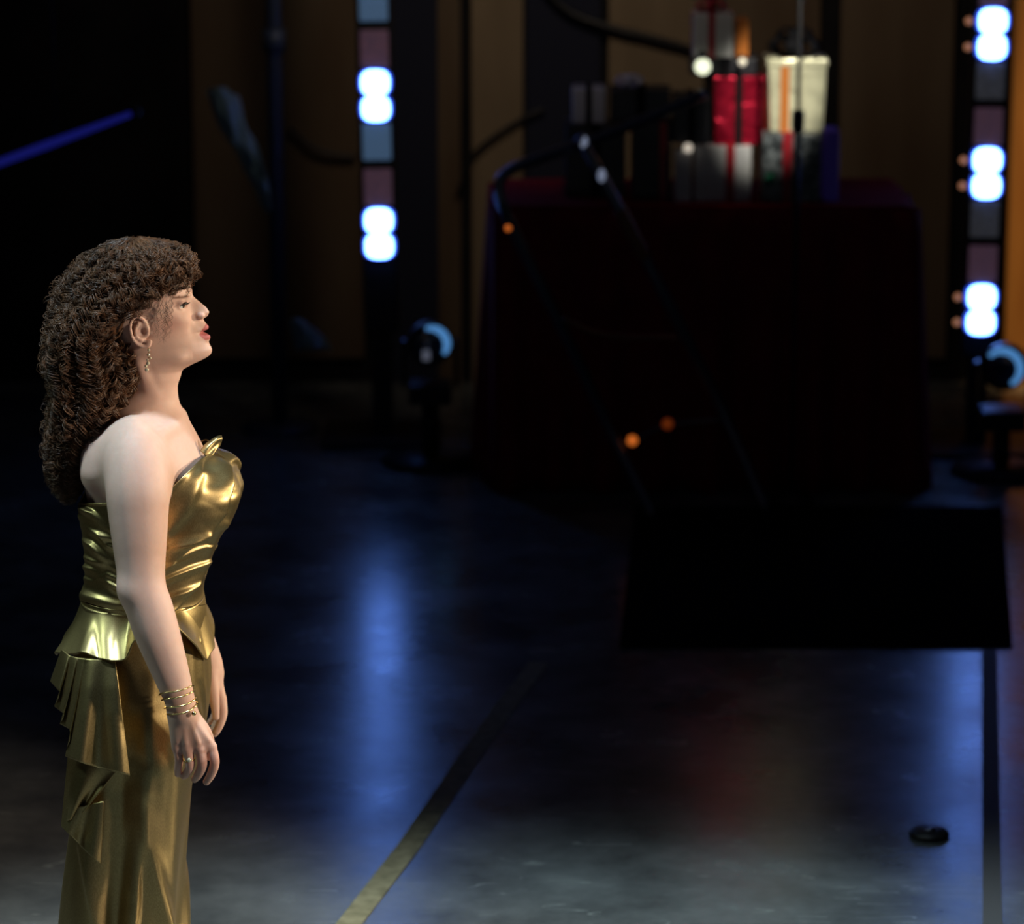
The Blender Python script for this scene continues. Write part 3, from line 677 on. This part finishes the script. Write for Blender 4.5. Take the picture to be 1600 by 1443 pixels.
cascade('bustle_ruffle', [(0, 97, 1014), (.11, 110, 1024), (.23, 122, 1027), (.35, 134, 1028), (1, 180, 1030)],
        [(0, 80, 1064), (.10, 93, 1079), (.115, 86, 1103), (.22, 100, 1114), (.235, 94, 1130), (.34, 110, 1139), (.36, 103, 1181), (.6, 135, 1194), (1, 202, 1211)], 150, 50, .012, zig1, 'pleated gold ruffle')
cascade('bustle_ruffle', [(0, 107, 1178), (.5, 150, 1190), (1, 186, 1200)], [(0, 97, 1287), (.5, 112, 1279), (1, 130, 1270)], 50, 40, .010, lambda s, t: .028*(.5-.5*math.cos(s*8))*t)
cascade('bustle_ruffle', [(0, 103, 1262), (.5, 132, 1258), (1, 162, 1251)], [(0, 97, 1291), (.5, 126, 1320), (1, 157, 1350)], 50, 40, .018, lambda s, t: .026*(.5-.5*math.cos(s*9+.8+t))*(.3+.7*t))

# ------------------------------------------------------------------ jewellery
m_jewel = mat('gold_jewellery', (.75, .55, .22), .25, metal=1.0)
m_stone = mat('pale_stones', (.75, .68, .5), .12, metal=.4, spec=.9)
def band(c0, axis, rx, ry, r, tilt=0.0, wob=.0012, name='bracelet'):
    ax = (Vector(axis)).normalized(); q = ax.to_track_quat('Z', 'Y').to_matrix(); P = []
    for i in range(41):
        a = 2*math.pi*i/40; P.append(Vector(c0)+q @ Vector((rx*math.cos(a), ry*math.sin(a), wob*math.sin(3*a)+tilt*math.cos(a))))
    return tube(name, P, r, m_jewel, person, sides=6, n=1, curved=False)
ax = pt(286, 1112, -.236)-pt(265, 1045, -.232)
for u, v, rr, tl in ((275.5, 1078, .0325, .006), (278.5, 1086, .0315, .004), (282, 1098, .0305, .002), (285, 1106, .0300, -.002)):
    band(pt(u, v, -.2345), ax, rr, rr, .0015, tl)
ball('bracelet_charm', pt(303, 1114, -.262), .0045, m_jewel, person)
band(pt(295.5, 1186, -.2405), pt(297, 1194, -.241)-pt(293.5, 1171, -.242), .0102, .0102, .0016, 0, 0, 'ring')
ball('ring_stone', pt(296, 1187, -.2525), .0045, m_stone, person)
e0 = pt(232.5, 543, -.075)
er = tube('earring', [e0, e0+Vector((-.001, -.001, -.016)), e0+Vector((-.004, 0, -.036))], .0007, m_jewel, person, sides=5, n=4)
for k, (dx_, dz2, r_) in enumerate(((0, -.004, .0028), (-.0008, -.013, .0032), (.0025, -.019, .0022), (-.003, -.022, .0024), (-.002, -.029, .0038), (-.006, -.034, .0028), (-.0045, -.041, .0040))):
    ball('earring_stone', e0+Vector((dx_, -.0015, dz2)), r_, m_stone, er, sub=2)

# ================================================================== LIGHT STRIPS
m_case = mat('black_housing', (.012, .012, .014), .45, spec=.4)
m_led = mat('lit_blue_lamp', (.1, .2, .5), .3, emit=(.13, .30, 1.0), es=14)
m_amber = mat('amber_led', (.4, .15, .05), .4, emit=(1.0, .42, .22), es=.35)
m_cellb = mat('dim_blue_cell', (.05, .08, .12), .35, emit=(.22, .42, .75), es=.16)
m_cellp = noise_var(mat('dim_rose_cell', (.1, .06, .08), .35, emit=(.42, .22, .34), es=.085), 30, (.05, .04, .06), (.16, .07, .07))
m_cellg = noise_var(mat('dim_grey_cell', (.09, .09, .1), .3, emit=(.35, .36, .42), es=.05), 30, (.05, .05, .06), (.2, .2, .2))  # grey cells get a faint emission
m_lens = mat('dark_lens', (.02, .03, .06), .05, spec=.9, coat=1)
m_arc = mat('blue_reflection_glow', (.05, .12, .25), .3, emit=(.12, .38, .85), es=.55)
m_halo = mat('blue_lamp_halo', (.02, .05, .3), .4, emit=(.04, .13, 1.0), es=1.1)
def lamp_lens(p, t):
    def sq(name, rings, m, par):
        V_, Q_ = [], []; n = 36
        for rx, rz, y in rings:
            for i in range(n):
                a = 2*math.pi*i/n; c, s = math.cos(a), math.sin(a); q = (abs(c)**3+abs(s)**3)**(-1/3); V_.append(p+Vector((rx*q*c, y, rz*q*s)))
        for j in range(len(rings)-1):
            for i in range(n): i2 = (i+1) % n; Q_.append((j*n+i, j*n+i2, (j+1)*n+i2, (j+1)*n+i))
        Q_.append(tuple(range(n))); return from_np(name, V_, Q_, m, par)
    o = sq('lamp', [(.030, .026, -.016), (.043, .038, -.012), (.047, .0425, -.002), (.047, .0425, .012)], m_led, t)
    sq('lamp_halo', [(.050, .0448, -.003), (.056, .0455, .004), (.056, .0455, .012)], m_halo, o)  # blue fringe round the lit lamp, drawn as a glowing part
    return o
def light_strip(u_top, v_top, u_bot, v_bot, first, Y, label, amber, cells):
    A = pt(u_top, v_top, Y); B = pt(u_bot, v_bot, Y)
    t = empty('light_strip', (B.x, Y, 0), label, 'stage light', 'upright strips of blue stage lamps')
    ax = (A-B); L = ax.length; axn = ax.normalized(); ang = math.atan2(ax.x, ax.z)
    px = L/abs(v_bot-v_top)                      # metres per pixel along the strip
    def at(v): return B + axn*((v_bot-v)*px)
    lo = at(v_bot); hi = at(-330); c = (lo+hi)/2
    foot = Vector((lo.x, Y+.05, 0))
    box('housing', (c.x, Y+.05, c.z), (.125, .08, (hi-lo).length), m_case, t, ry=ang, bev=.006)
    box('stand', ((lo.x+foot.x)/2, Y+.05, lo.z/2+.005), (.07, .06, lo.z+.02), m_case, t, bev=.004)
    box('base_plate', (foot.x, Y+.05, .012), (.42, .40, .024), m_case, t, bev=.006)
    k = 0; v = first
    while v > -320:
        for q in (-1, 1):
            p = at(v-20*q) + Vector((0, -.002, 0))
            lamp_lens(p, t)
            box('lamp_frame', p + Vector((0, .018, 0)), (.118, .016, .0895), m_case, t, ry=ang, bev=.003)
            if amber: ball('amber_diode', at(v-20*q) + Vector((-.082, .0, 0)), .012, m_amber, t, sub=2)
        for dv, mm in ((-72, cells[1]), (-143, cells[0])):
            p = at(v+dv) + Vector((0, .004, 0))
            box('cell', p, (.098, .012, .128), mm, t, ry=ang, bev=.006)
        v -= 215; k += 1
    return t
light_strip(583, 0, 596.5, 520, 362, 5.70, 'tall strip of paired blue lamps behind the woman, left of the gift table', False, (m_cellb, m_cellp))
light_strip(1553, 0, 1530, 560, 482, 5.55, 'tall strip of paired blue lamps with small amber diodes beside the amber panel', True, (m_cellg, m_cellp))

# ================================================================== MOVING HEAD LAMPS standing at the foot of the strips
def moving_head(u, v, Y, R, face, arc, label, h):
    c = pt(u, v, Y); f = Vector(face).normalized()
    t = empty('moving_head_lamp', (c.x, Y, 0), label, 'stage light', 'moving head lamps')
    side = f.cross(Vector((0, 0, 1))).normalized()
    zb = c.z-R*1.9
    lathe('stand_pole', [(.03, 0), (.03, max(.02, zb-.06))], (c.x, Y, 0), (0, 0, 1), m_case, t, seg=16)
    lathe('foot', [(.17, 0), (.17, .02), (.04, .035)], (c.x, Y, 0), (0, 0, 1), m_case, t, seg=24)
    box('base', (c.x, Y, zb-.03), (R*2.0, R*2.0, .07), m_case, t, bev=.012)
    for s in (-1, 1):
        box('yoke_arm', c + side*s*R*1.22 + Vector((0, 0, -R*.9)), (R*.22, R*.7, R*2.3), m_case, t, rz=math.atan2(side.y, side.x), bev=.008)
    hd = lathe('head', [(.02, -R*1.5), (R*.75, -R*1.45), (R*1.02, -R*.6), (R*1.05, 0), (R*1.05, R*.12), (R*.9, R*.14), (R*.88, R*.02), (0.001, R*.0)], c, f, m_case, t)
    lathe('lens', [(R*.86, R*.03), (R*.72, R*.09), (R*.4, R*.14), (.001, R*.16)], c, f, m_lens, hd)
    up = Vector((0, 0, 1)) - f*f.z; up.normalize(); sd = up.cross(f)
    P = []
    for k in range(25):
        a = math.radians(arc[0] + (arc[1]-arc[0])*k/24); P.append(c + f*R*.13 + (sd*math.cos(a)+up*math.sin(a))*R*.80)
    tube('reflection_arc', P, [R*.10, R*.17, R*.18, R*.17, R*.10], m_arc, hd, sides=8, n=1, curved=False)  # reflection of the blue lamps in the lens, put in as emission
    return t
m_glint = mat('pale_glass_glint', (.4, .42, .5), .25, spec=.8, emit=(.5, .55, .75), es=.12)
mh = moving_head(672, 537, 5.35, .072, (.05, -1, -.05), (-35, 105), 'dark round lamp with a blue lens reflection drawn as a glowing arc, below the left light strip', 0)
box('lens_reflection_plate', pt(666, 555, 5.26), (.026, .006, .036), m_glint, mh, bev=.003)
moving_head(1568, 574, 5.2, .075, (-.35, -1, -.05), (-60, 140), 'dark round lamp with a blue lens reflection drawn as a glowing arc, below the right light strip', 0)

# ================================================================== GIFT TABLE
m_red = noise_var(mat('dark_red_velvet', (.20, .014, .022), .85, spec=.05), 12, (.17, .011, .018), (.22, .016, .025))
TY = 4.95
ta = fl(770, 785); TX0 = pt(775, 320, TY).x; TX1 = pt(1425, 320, TY).x; TZ = pt(1100, 321, TY).z
table = empty('gift_table', ((TX0+TX1)/2, TY+.3, 0), 'long table draped to the floor in dark red cloth, gifts piled on top', 'table')
TD = .62
box('table_top', ((TX0+TX1)/2, TY+TD/2, TZ-.012), (TX1-TX0, TD, .024), m_red, table, bev=.008)
# pleated skirt that hangs from the rim
per = []
N_ = 420; Wt = TX1-TX0; tot = 2*(Wt+TD)
for i in range(N_):
    s = i/N_*tot
    if s < Wt: x, y, nx_, ny_ = TX0+s, TY, 0, -1
    elif s < Wt+TD: x, y, nx_, ny_ = TX1, TY+s-Wt, 1, 0
    elif s < 2*Wt+TD: x, y, nx_, ny_ = TX1-(s-Wt-TD), TY+TD, 0, 1
    else: x, y, nx_, ny_ = TX0, TY+TD-(s-2*Wt-TD), -1, 0
    per.append((x, y, nx_, ny_, s))
rows = 14; G_ = np.empty((rows, N_, 3))
for j in range(rows):
    t = j/(rows-1)
    for i, (x, y, nx_, ny_, s) in enumerate(per):
        wv = (.010+.030*t)*(math.sin(s*38+.6*math.sin(s*5)) + .5*math.sin(s*19+1)) + .02*t + .012
        G_[j, i] = (x+nx_*wv, y+ny_*wv, (TZ-.014)*(1-t)+.004*t)
grid_mesh('table_skirt', G_, True, m_red, table, .003, label='pleated dark red table skirt')

# ---- gifts
m_paper_w = noise_var(mat('white_wrapping', (.5, .5, .52), .55), 9, (.42, .42, .45), (.56, .56, .58))
m_paper_lav = mat('lavender_wrapping', (.52, .52, .66), .5)
m_paper_dk = noise_var(mat('dark_wrapping', (.02, .02, .026), .4), 9, (.014, .014, .018), (.03, .03, .04))
m_foil_r = mat('red_foil', (.80, .02, .07), .24, metal=.75, spec=.7)
m_cream = mat('cream_foil', (.82, .80, .58), .3, metal=.35, spec=.7)
def crumple(m, sc, st):
    nt = m.node_tree; tc = nt.nodes.new('ShaderNodeTexCoord'); vo = nt.nodes.new('ShaderNodeTexNoise'); vo.inputs['Scale'].default_value = sc; vo.inputs['Detail'].default_value = 1.5; vo.inputs['Distortion'].default_value = .6
    bp = nt.nodes.new('ShaderNodeBump'); bp.inputs['Strength'].default_value = st; bp.inputs['Distance'].default_value = .03
    nt.links.new(tc.outputs['Object'], vo.inputs['Vector']); nt.links.new(vo.outputs['Fac'], bp.inputs['Height']); nt.links.new(bp.outputs[0], nt.nodes['Principled BSDF'].inputs['Normal'])
crumple(m_foil_r, 13, 1.0); crumple(m_cream, 9, .8)
m_irid = noise_var(mat('speckled_wrapping', (.06, .07, .08), .35, spec=.7), 55, (.02, .025, .03), (.16, .18, .2), lo=.45, hi=.6)
m_purple = mat('violet_wrapping', (.07, .04, .30), .45, emit=(.15, .08, .8), es=.012)
m_rib_r = mat('red_ribbon', (.30, .01, .02), .45)
m_rib_o = mat('orange_ribbon', (.55, .17, .03), .45)
m_rib_k = mat('black_ribbon', (.008, .008, .01), .9, spec=.05)
m_green = mat('green_bauble', (.02, .35, .18), .2, metal=.6)
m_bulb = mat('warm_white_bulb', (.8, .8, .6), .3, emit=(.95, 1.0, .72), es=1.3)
m_glow = mat('small_warm_glow', (.7, .65, .5), .3, emit=(1.0, .88, .72), es=.55)
def bow(c, R, m, parent, name='bow'):
    V_, Q_ = [], []; n0 = 0
    for k in range(6):
        a = k*math.pi/3 + .3; d = np.array([math.cos(a), math.sin(a)])
        P = [Vector(c), Vector(c)+Vector((d[0]*R*.5, d[1]*R*.5, R*.75)), Vector(c)+Vector((d[0]*R, d[1]*R, R*.45)), Vector(c)+Vector((d[0]*R*.7, d[1]*R*.7, .05*R)), Vector(c)]
        path = catmull(P, 5); sd = np.array([-d[1], d[0], 0])*R*.22
        for q in path: V_ += [q-sd, q+sd]
        m_ = len(path)
        for i in range(m_-1): Q_.append((n0+2*i, n0+2*i+1, n0+2*i+3, n0+2*i+2))
        n0 += 2*m_
    o = from_np(name, V_, Q_, m, parent); md = o.modifiers.new('t', 'SOLIDIFY'); md.thickness = .0015
    return o
def gift(u0, v0, u1, v1, Y, depth, m, rib, label, ribbon_u=None, bw=0.0, rz=0.0, flare=0.0, lid=None, z0=None):
    a = pt(u0, v1, Y); b = pt(u1, v0, Y); w_ = b.x-a.x; zb_ = a.z if z0 is None else z0; hh = b.z-zb_
    cx = (a.x+b.x)/2; t = empty('gift_box', (cx, Y+depth/2, zb_), label, 'gift', 'gifts piled on the red table')
    bm = box_bm((cx, Y+depth/2, zb_+hh/2), (w_, depth, hh), rz, bev=.004)
    if flare:
        for v in bm.verts:
            f = 1+flare*(v.co.z-zb_)/hh; v.co.x = cx+(v.co.x-cx)*f
    bm_link('box', bm, m, t, smooth=False)
    if lid: box('lid', (cx, Y+depth/2, zb_+hh-.008), (w_*(1+flare)+.008, depth+.008, .022), lid, t, rz, bev=.003)
    ru = (u0+u1)/2 if ribbon_u is None else ribbon_u; rx = pt(ru, (v0+v1)/2, Y).x; rw = max(.022, w_*.16)
    if rib:
        box('ribbon', (rx, Y+depth/2, zb_+hh/2), (rw, depth+.006, hh+.006), rib, t, rz, bev=.001)
        box('ribbon', (cx, Y+depth/2, zb_+hh/2), (w_*(1+flare*.5)+.005, rw, hh+.005), rib, t, rz, bev=.001)
    if bw: bow((rx, Y+depth/2, zb_+hh+.002), bw, rib, t)
    return t, zb_+hh
GY0 = TY+.06
gz = TZ+.001
_, top_dkl = gift(884, 196, 978, 320, GY0+.10, .20, m_paper_dk, m_rib_k, 'black wrapped gift under the small lavender gift', z0=gz)
gift(894, 138, 946, 192, GY0+.12, .11, m_paper_lav, m_rib_k, 'small lavender gift on the left end of the pile', ribbon_u=920, rz=0, z0=top_dkl+.004)
_, top_dk2 = gift(988, 192, 1050, 320, GY0+.05, .20, m_paper_dk, m_rib_r, 'black wrapped gift with a dark red ribbon beside the white gifts', ribbon_u=1036, z0=gz)
t_, top_dk3 = gift(955, 140, 1048, 190, GY0+.06, .16, m_paper_dk, m_rib_k, 'low black gift with a pale bow behind the tube frame', z0=top_dk2+.004)
bow(Vector((pt(985, 130, GY0).x, GY0+.13, top_dk3+.004)), .045, m_paper_lav, t_)
gift(1054, 236, 1081, 320, GY0, .10, m_paper_w, None, 'narrow white gift with no ribbon in the front row', z0=gz)
_, top_w = gift(1085, 228, 1174, 320, GY0+.01, .18, m_paper_w, m_rib_r, 'wide white gift with a red ribbon in the front row', ribbon_u=1141, z0=gz)
_, top_ir = gift(1190, 208, 1284, 320, GY0, .20, m_irid, m_rib_r, 'dark speckled gift with a red ribbon in the front row', ribbon_u=1230, z0=gz)
gift(1288, 205, 1312, 320, GY0+.02, .14, m_purple, None, 'narrow violet gift at the right end of the pile', z0=gz)
_, top_bk = gift(1052, 150, 1110, 226, GY0+.03, .17, m_paper_dk, m_rib_k, 'black gift below the warm white bulb', z0=top_w+.004)
_, top_red = gift(1117, 120, 1192, 222, GY0+.02, .16, m_foil_r, m_rib_k, 'shiny red foil gift in the middle of the pile', bw=0, flare=.06, z0=top_w+.004)
_, top_cr = gift(1203, 94, 1288, 204, GY0+.02, .17, m_cream, m_rib_o, 'shiny cream gift with an orange ribbon and pale lid', ribbon_u=1226, flare=.10, lid=m_cream, z0=top_ir+.004)
_, top_fl = gift(1080, 92, 1186, 117, GY0+.03, .17, m_paper_dk, m_rib_k, 'flat black box under the topmost striped gift', z0=max(top_red, top_bk)+.004)
gift(1083, 22, 1146, 88, GY0+.04, .14, m_paper_w, m_rib_r, 'topmost pale gift with a dark red ribbon and bow', ribbon_u=1112, bw=.05, z0=top_fl+.004)
gift(1150, 30, 1170, 88, GY0+.05, .10, m_rib_o, None, 'narrow orange box beside the topmost gift', z0=top_fl+.004)
t_ = empty('black_bow', (pt(1245, 80, GY0).x, GY0+.10, top_cr+.003), 'large black bow sitting on the cream gift', 'bow')
bow((pt(1245, 80, GY0).x, GY0+.10, top_cr+.004), .085, m_rib_k, t_, 'bow_loops')
bow((pt(1245, 80, GY0).x, GY0+.10, top_cr+.050), .060, m_rib_k, t_, 'bow_loops')
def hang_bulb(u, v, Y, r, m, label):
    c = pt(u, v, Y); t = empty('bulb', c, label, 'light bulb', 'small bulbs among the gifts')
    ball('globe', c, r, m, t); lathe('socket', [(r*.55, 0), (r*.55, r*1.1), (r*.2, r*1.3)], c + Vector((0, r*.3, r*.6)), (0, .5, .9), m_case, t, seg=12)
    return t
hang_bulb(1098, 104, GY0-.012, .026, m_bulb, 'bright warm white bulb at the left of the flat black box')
hang_bulb(1160, 97, GY0-.008, .013, m_glow, 'dim warm bulb on the front of the flat black box')
hang_bulb(1075, 231, GY0-.014, .015, m_glow, 'glint of a gold ball, drawn glowing, on top of the narrow white gift')  # glint on a metallic ball, put in as a glowing globe
b_ = ball('bauble', pt(1203, 280, GY0-.016), .018, m_green); tag(b_, 'small green bauble against the dark speckled gift', 'bauble')

# ================================================================== BENT TUBE FRAME in front of the table
m_tube = mat('dull_chrome', (.16, .17, .22), .3, metal=.9)
FY = 4.35
f1 = fl(1200, 806, .03); f2 = fl(1022, 812, .03)
for f_ in (f1, f2): f_.z = .030
frame = empty('tube_frame', ((f1.x+f2.x)/2, f1.y, .01), 'bent chrome tube frame leaning in front of the gift table', 'frame')
P1 = [f2, pt(960, 684, FY+.16), pt(870, 495, FY+.1), pt(800, 355, FY+.05), pt(784, 315, FY+.03), pt(781, 285, FY+.03), pt(800, 264, FY+.04), pt(850, 245, FY+.08), pt(905, 226, FY+.14), pt(1000, 190, FY+.26), pt(1100, 146, FY+.36)]
tube('left_tube', P1, .017, m_tube, frame, sides=14, n=8)
P2 = [f1, pt(1130, 645, FY+.2), pt(1040, 465, FY+.15), pt(960, 312, FY+.12), pt(905, 212, FY+.10)]
tube('right_tube', P2, .017, m_tube, frame, sides=14, n=8)
m_browntube = mat('brown_tube', (.16, .06, .025), .5)
q = catmull(P2, 8); seg = [Vector(p) for p in q if 325 < proj(*p)[1] < 415]
tube('tan_reflection', seg, .021, m_browntube, frame, sides=10, n=2)  # brown sleeve stands in for a reflection on the tube
tube('cross_brace', [pt(880, 498, FY+.1), pt(930, 520, FY+.12), pt(985, 528, FY+.14), pt(1072, 528, FY+.18)], .009, m_browntube, frame, sides=8, n=5)
m_chr = mat('bright_glint', (.6, .65, .8), .15, metal=.5, emit=(.6, .7, 1.0), es=.22)
for u, v in ((912, 222), (940, 274)):
    ball('chrome_glint', pt(u, v, FY+.095), .016, m_chr, frame, sc=(.8, .8, 1.3))  # highlights on the chrome, put in as glowing balls
m_orange = mat('orange_indicator', (.5, .12, .02), .4, emit=(1.0, .22, .03), es=.5)
m_orange2 = mat('dim_orange_indicator', (.3, .06, .02), .4, emit=(1.0, .16, .02), es=.08)
ball('indicator_lamp', pt(988, 688, FY+.15), .017, m_orange, frame); ball('indicator_lamp', pt(1043, 662, FY+.2), .018, m_orange2, frame)
tube('lamp_bracket', [pt(962, 690, FY+.15), pt(988, 690, FY+.16), pt(1043, 664, FY+.21), pt(1135, 655, FY+.2)], .006, m_tube, frame, sides=8, n=5)
ball('indicator_lamp', pt(794, 356, FY+.035), .010, m_orange, frame)

# black stand pole in front of the pile
pc = pt(1245, 300, TY-.22)
pole = empty('stand_pole', (pc.x, TY-.22, 0), 'thin black stand pole rising in front of the cream gift', 'stand')
lathe('pole', [(.009, .02), (.009, 1.25), (.007, 1.26), (.007, 3.2)], (pc.x, TY-.22, 0), (0, 0, 1), m_case, pole, seg=14)
lathe('round_base', [(.075, .010), (.075, .022), (.03, .03), (.009, .05)], (pc.x, TY-.22, 0), (0, 0, 1), m_case, pole, seg=28)
lathe('clamp', [(.02, 1.22), (.02, 1.29)], (pc.x, TY-.22, 0), (0, 0, 1), m_case, pole, seg=14)

# ================================================================== CABLES on the back wall
def cable(P, r, label):
    o = tube('cable', P, r, m_case, None, sides=8, n=8); return tag(o, label, 'cable')
cable([pt(820, -60, WALL_Y-.06), pt(880, 12, WALL_Y-.06), pt(950, 42, WALL_Y-.07), pt(1020, 60, WALL_Y-.07), pt(1090, 84, WALL_Y-.06), pt(1130, 130, WALL_Y-.06)], .014, 'thick black cable sagging across the tan panel towards the gifts')
cable([pt(716, 300, WALL_Y-.06), pt(745, 236, WALL_Y-.07), pt(815, 186, WALL_Y-.06), pt(850, 170, WALL_Y-.05)], .008, 'thin black cable curving over the tan panel beside the tube frame')
cable([pt(452, 200, WALL_Y-.06), pt(500, 236, WALL_Y-.07), pt(556, 246, WALL_Y-.06)], .009, 'black cable drooping over the brown panel left of the light strip')

# ================================================================== LEFT BACKGROUND: blue pole, pale cloth, blue-lit rod
m_bpole = mat('blue_pole', (.06, .08, .14), .45, metal=.3)
pb = pt(432, 300, 5.9)
o = empty('blue_pole', (pb.x, 5.9, 0), 'dark blue upright pole beside the hanging pale cloth', 'pole')
lathe('shaft', [(.028, .02), (.028, 3.6)], (pb.x, 5.9, 0), (0, 0, 1), m_bpole, o, seg=18)
lathe('foot', [(.14, 0), (.14, .015), (.04, .03)], (pb.x, 5.9, 0), (0, 0, 1), m_bpole, o, seg=24)
lathe('collar', [(.04, 1.35), (.04, 1.43)], (pb.x, 5.9, 0), (0, 0, 1), m_bpole, o, seg=18)
m_cloth = mat('pale_teal_cloth', (.24, .38, .43), .7, sheen=.2)
def cloth(rows, label, n=8, seed=0, amp=.012):
    G_ = np.array([catmull([pt(*p) for p in r], n) for r in rows]); G2 = np.stack([catmull(list(G_[:, j]), 8) for j in range(G_.shape[1])], 1)
    a, b = np.meshgrid(np.arange(G2.shape[0]), np.arange(G2.shape[1]), indexing='ij')
    G2[..., 1] += amp*np.sin(a*.55+b*.8+seed)+amp*.6*np.sin(b*1.3-a*.2)
    return tag(grid_mesh('hanging_cloth', G2, False, m_cloth, None, .003), label, 'cloth')
cloth([[(322, 142, 5.82), (345, 136, 5.75), (372, 150, 5.82)], [(345, 198, 5.82), (362, 204, 5.75), (384, 196, 5.80)], [(372, 242, 5.82), (386, 244, 5.77), (404, 232, 5.77)], [(396, 290, 5.82), (408, 290, 5.79), (418, 282, 5.75)], [(416, 332, 5.81), (420, 330, 5.80), (426, 326, 5.75)]], 'pale teal cloth twisted and tied back to the blue pole')
cloth([[(452, 500, 5.82), (462, 496, 5.77), (474, 500, 5.77)], [(458, 530, 5.82), (480, 526, 5.75), (502, 524, 5.77)], [(462, 546, 5.82), (490, 546, 5.75), (520, 546, 5.77)]], 'small pale teal cloth heaped low beside the blue pole', seed=2)
m_brod = mat('blue_rod_glow', (.02, .03, .3), .3, emit=(.05, .06, .9), es=.10)  # blue light caught by the rod is put in as emission
tb = empty('blue_lit_rod', pt(70, 228, 4.6), 'slanting blue-lit rod, its light drawn as glow, in the dark above the woman', 'rod')
A_ = pt(-60, 276, 4.6); B_ = pt(204, 178, 5.0)
tube('tube', [A_, A_*.5+B_*.5, B_], [.012, .014, .009], m_brod, tb, sides=10, n=8)
d_ = (B_-A_).normalized()
lathe('end_cap', [(.018, 0), (.018, .03), (.006, .04)], B_, tuple(d_), m_case, tb, seg=12)
tube('hanger', [A_*.45+B_*.55, A_*.45+B_*.55+Vector((0, 0, 1.8))], .003, m_case, tb, sides=6, n=2)
tube('hanger', [A_*.9+B_*.1, A_*.9+B_*.1+Vector((0, 0, 1.8))], .003, m_case, tb, sides=6, n=2)

# ================================================================== BLACK RISER on the right and marks on the floor
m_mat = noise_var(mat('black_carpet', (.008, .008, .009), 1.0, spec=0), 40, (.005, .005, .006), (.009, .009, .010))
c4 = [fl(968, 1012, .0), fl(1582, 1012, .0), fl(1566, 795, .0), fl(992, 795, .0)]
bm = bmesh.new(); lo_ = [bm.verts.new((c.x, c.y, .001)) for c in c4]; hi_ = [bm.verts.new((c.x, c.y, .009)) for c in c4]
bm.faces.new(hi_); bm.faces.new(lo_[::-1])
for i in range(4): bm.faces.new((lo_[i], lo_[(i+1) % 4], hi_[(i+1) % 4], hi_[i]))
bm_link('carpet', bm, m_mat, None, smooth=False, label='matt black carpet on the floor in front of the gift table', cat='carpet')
m_tape = noise_var(mat('yellow_cloth_tape', (.30, .26, .15), .75, spec=.12), 30, (.20, .175, .10), (.33, .285, .17))
m_tapek = mat('black_cloth_tape', (.11, .10, .095), .65, spec=.2)
def tape(name, pts, wpx, m, label):
    P = [fl(u, v, .0015) for u, v in pts]; L_, R__ = [], []
    for i, p in enumerate(P):
        d = (P[min(i+1, len(P)-1)]-P[max(i-1, 0)]).normalized(); n_ = Vector((d.y, -d.x, 0)); L_.append(p-n_*wpx/2); R__.append(p+n_*wpx/2)
    V_ = L_+R__; n = len(P); Q_ = [(i, n+i, n+i+1, i+1) for i in range(n-1)]
    o = from_np(name, V_, Q_, m, None, smooth=False); md = o.modifiers.new('t', 'SOLIDIFY'); md.thickness = .001; md.offset = 1
    return tag(o, label, 'tape')
tape('floor_tape', [(330, 1720), (460, 1550), (545, 1443), (640, 1320), (735, 1180), (800, 1090), (842, 1035)], .056, m_tape, 'yellowish cloth tape line running back across the floor')
tape('floor_tape', [(1556, 1720), (1552, 1480), (1550, 1400), (1548, 1200), (1546, 1014)], .042, m_tapek, 'black cloth tape line running back to the carpet')
pc = fl(1452, 1306)
pk = empty('floor_puck', pc, 'small black rubber puck lying on the floor', 'floor puck')
lathe('rubber_body', [(.045, .0005), (.048, .006), (.040, .016), (.001, .018)], pc, (0, 0, 1), m_case, pk, seg=24)
lathe('metal_cap', [(.014, .016), (.014, .02), (.001, .022)], pc, (0, 0, 1), m_tube, pk, seg=16)
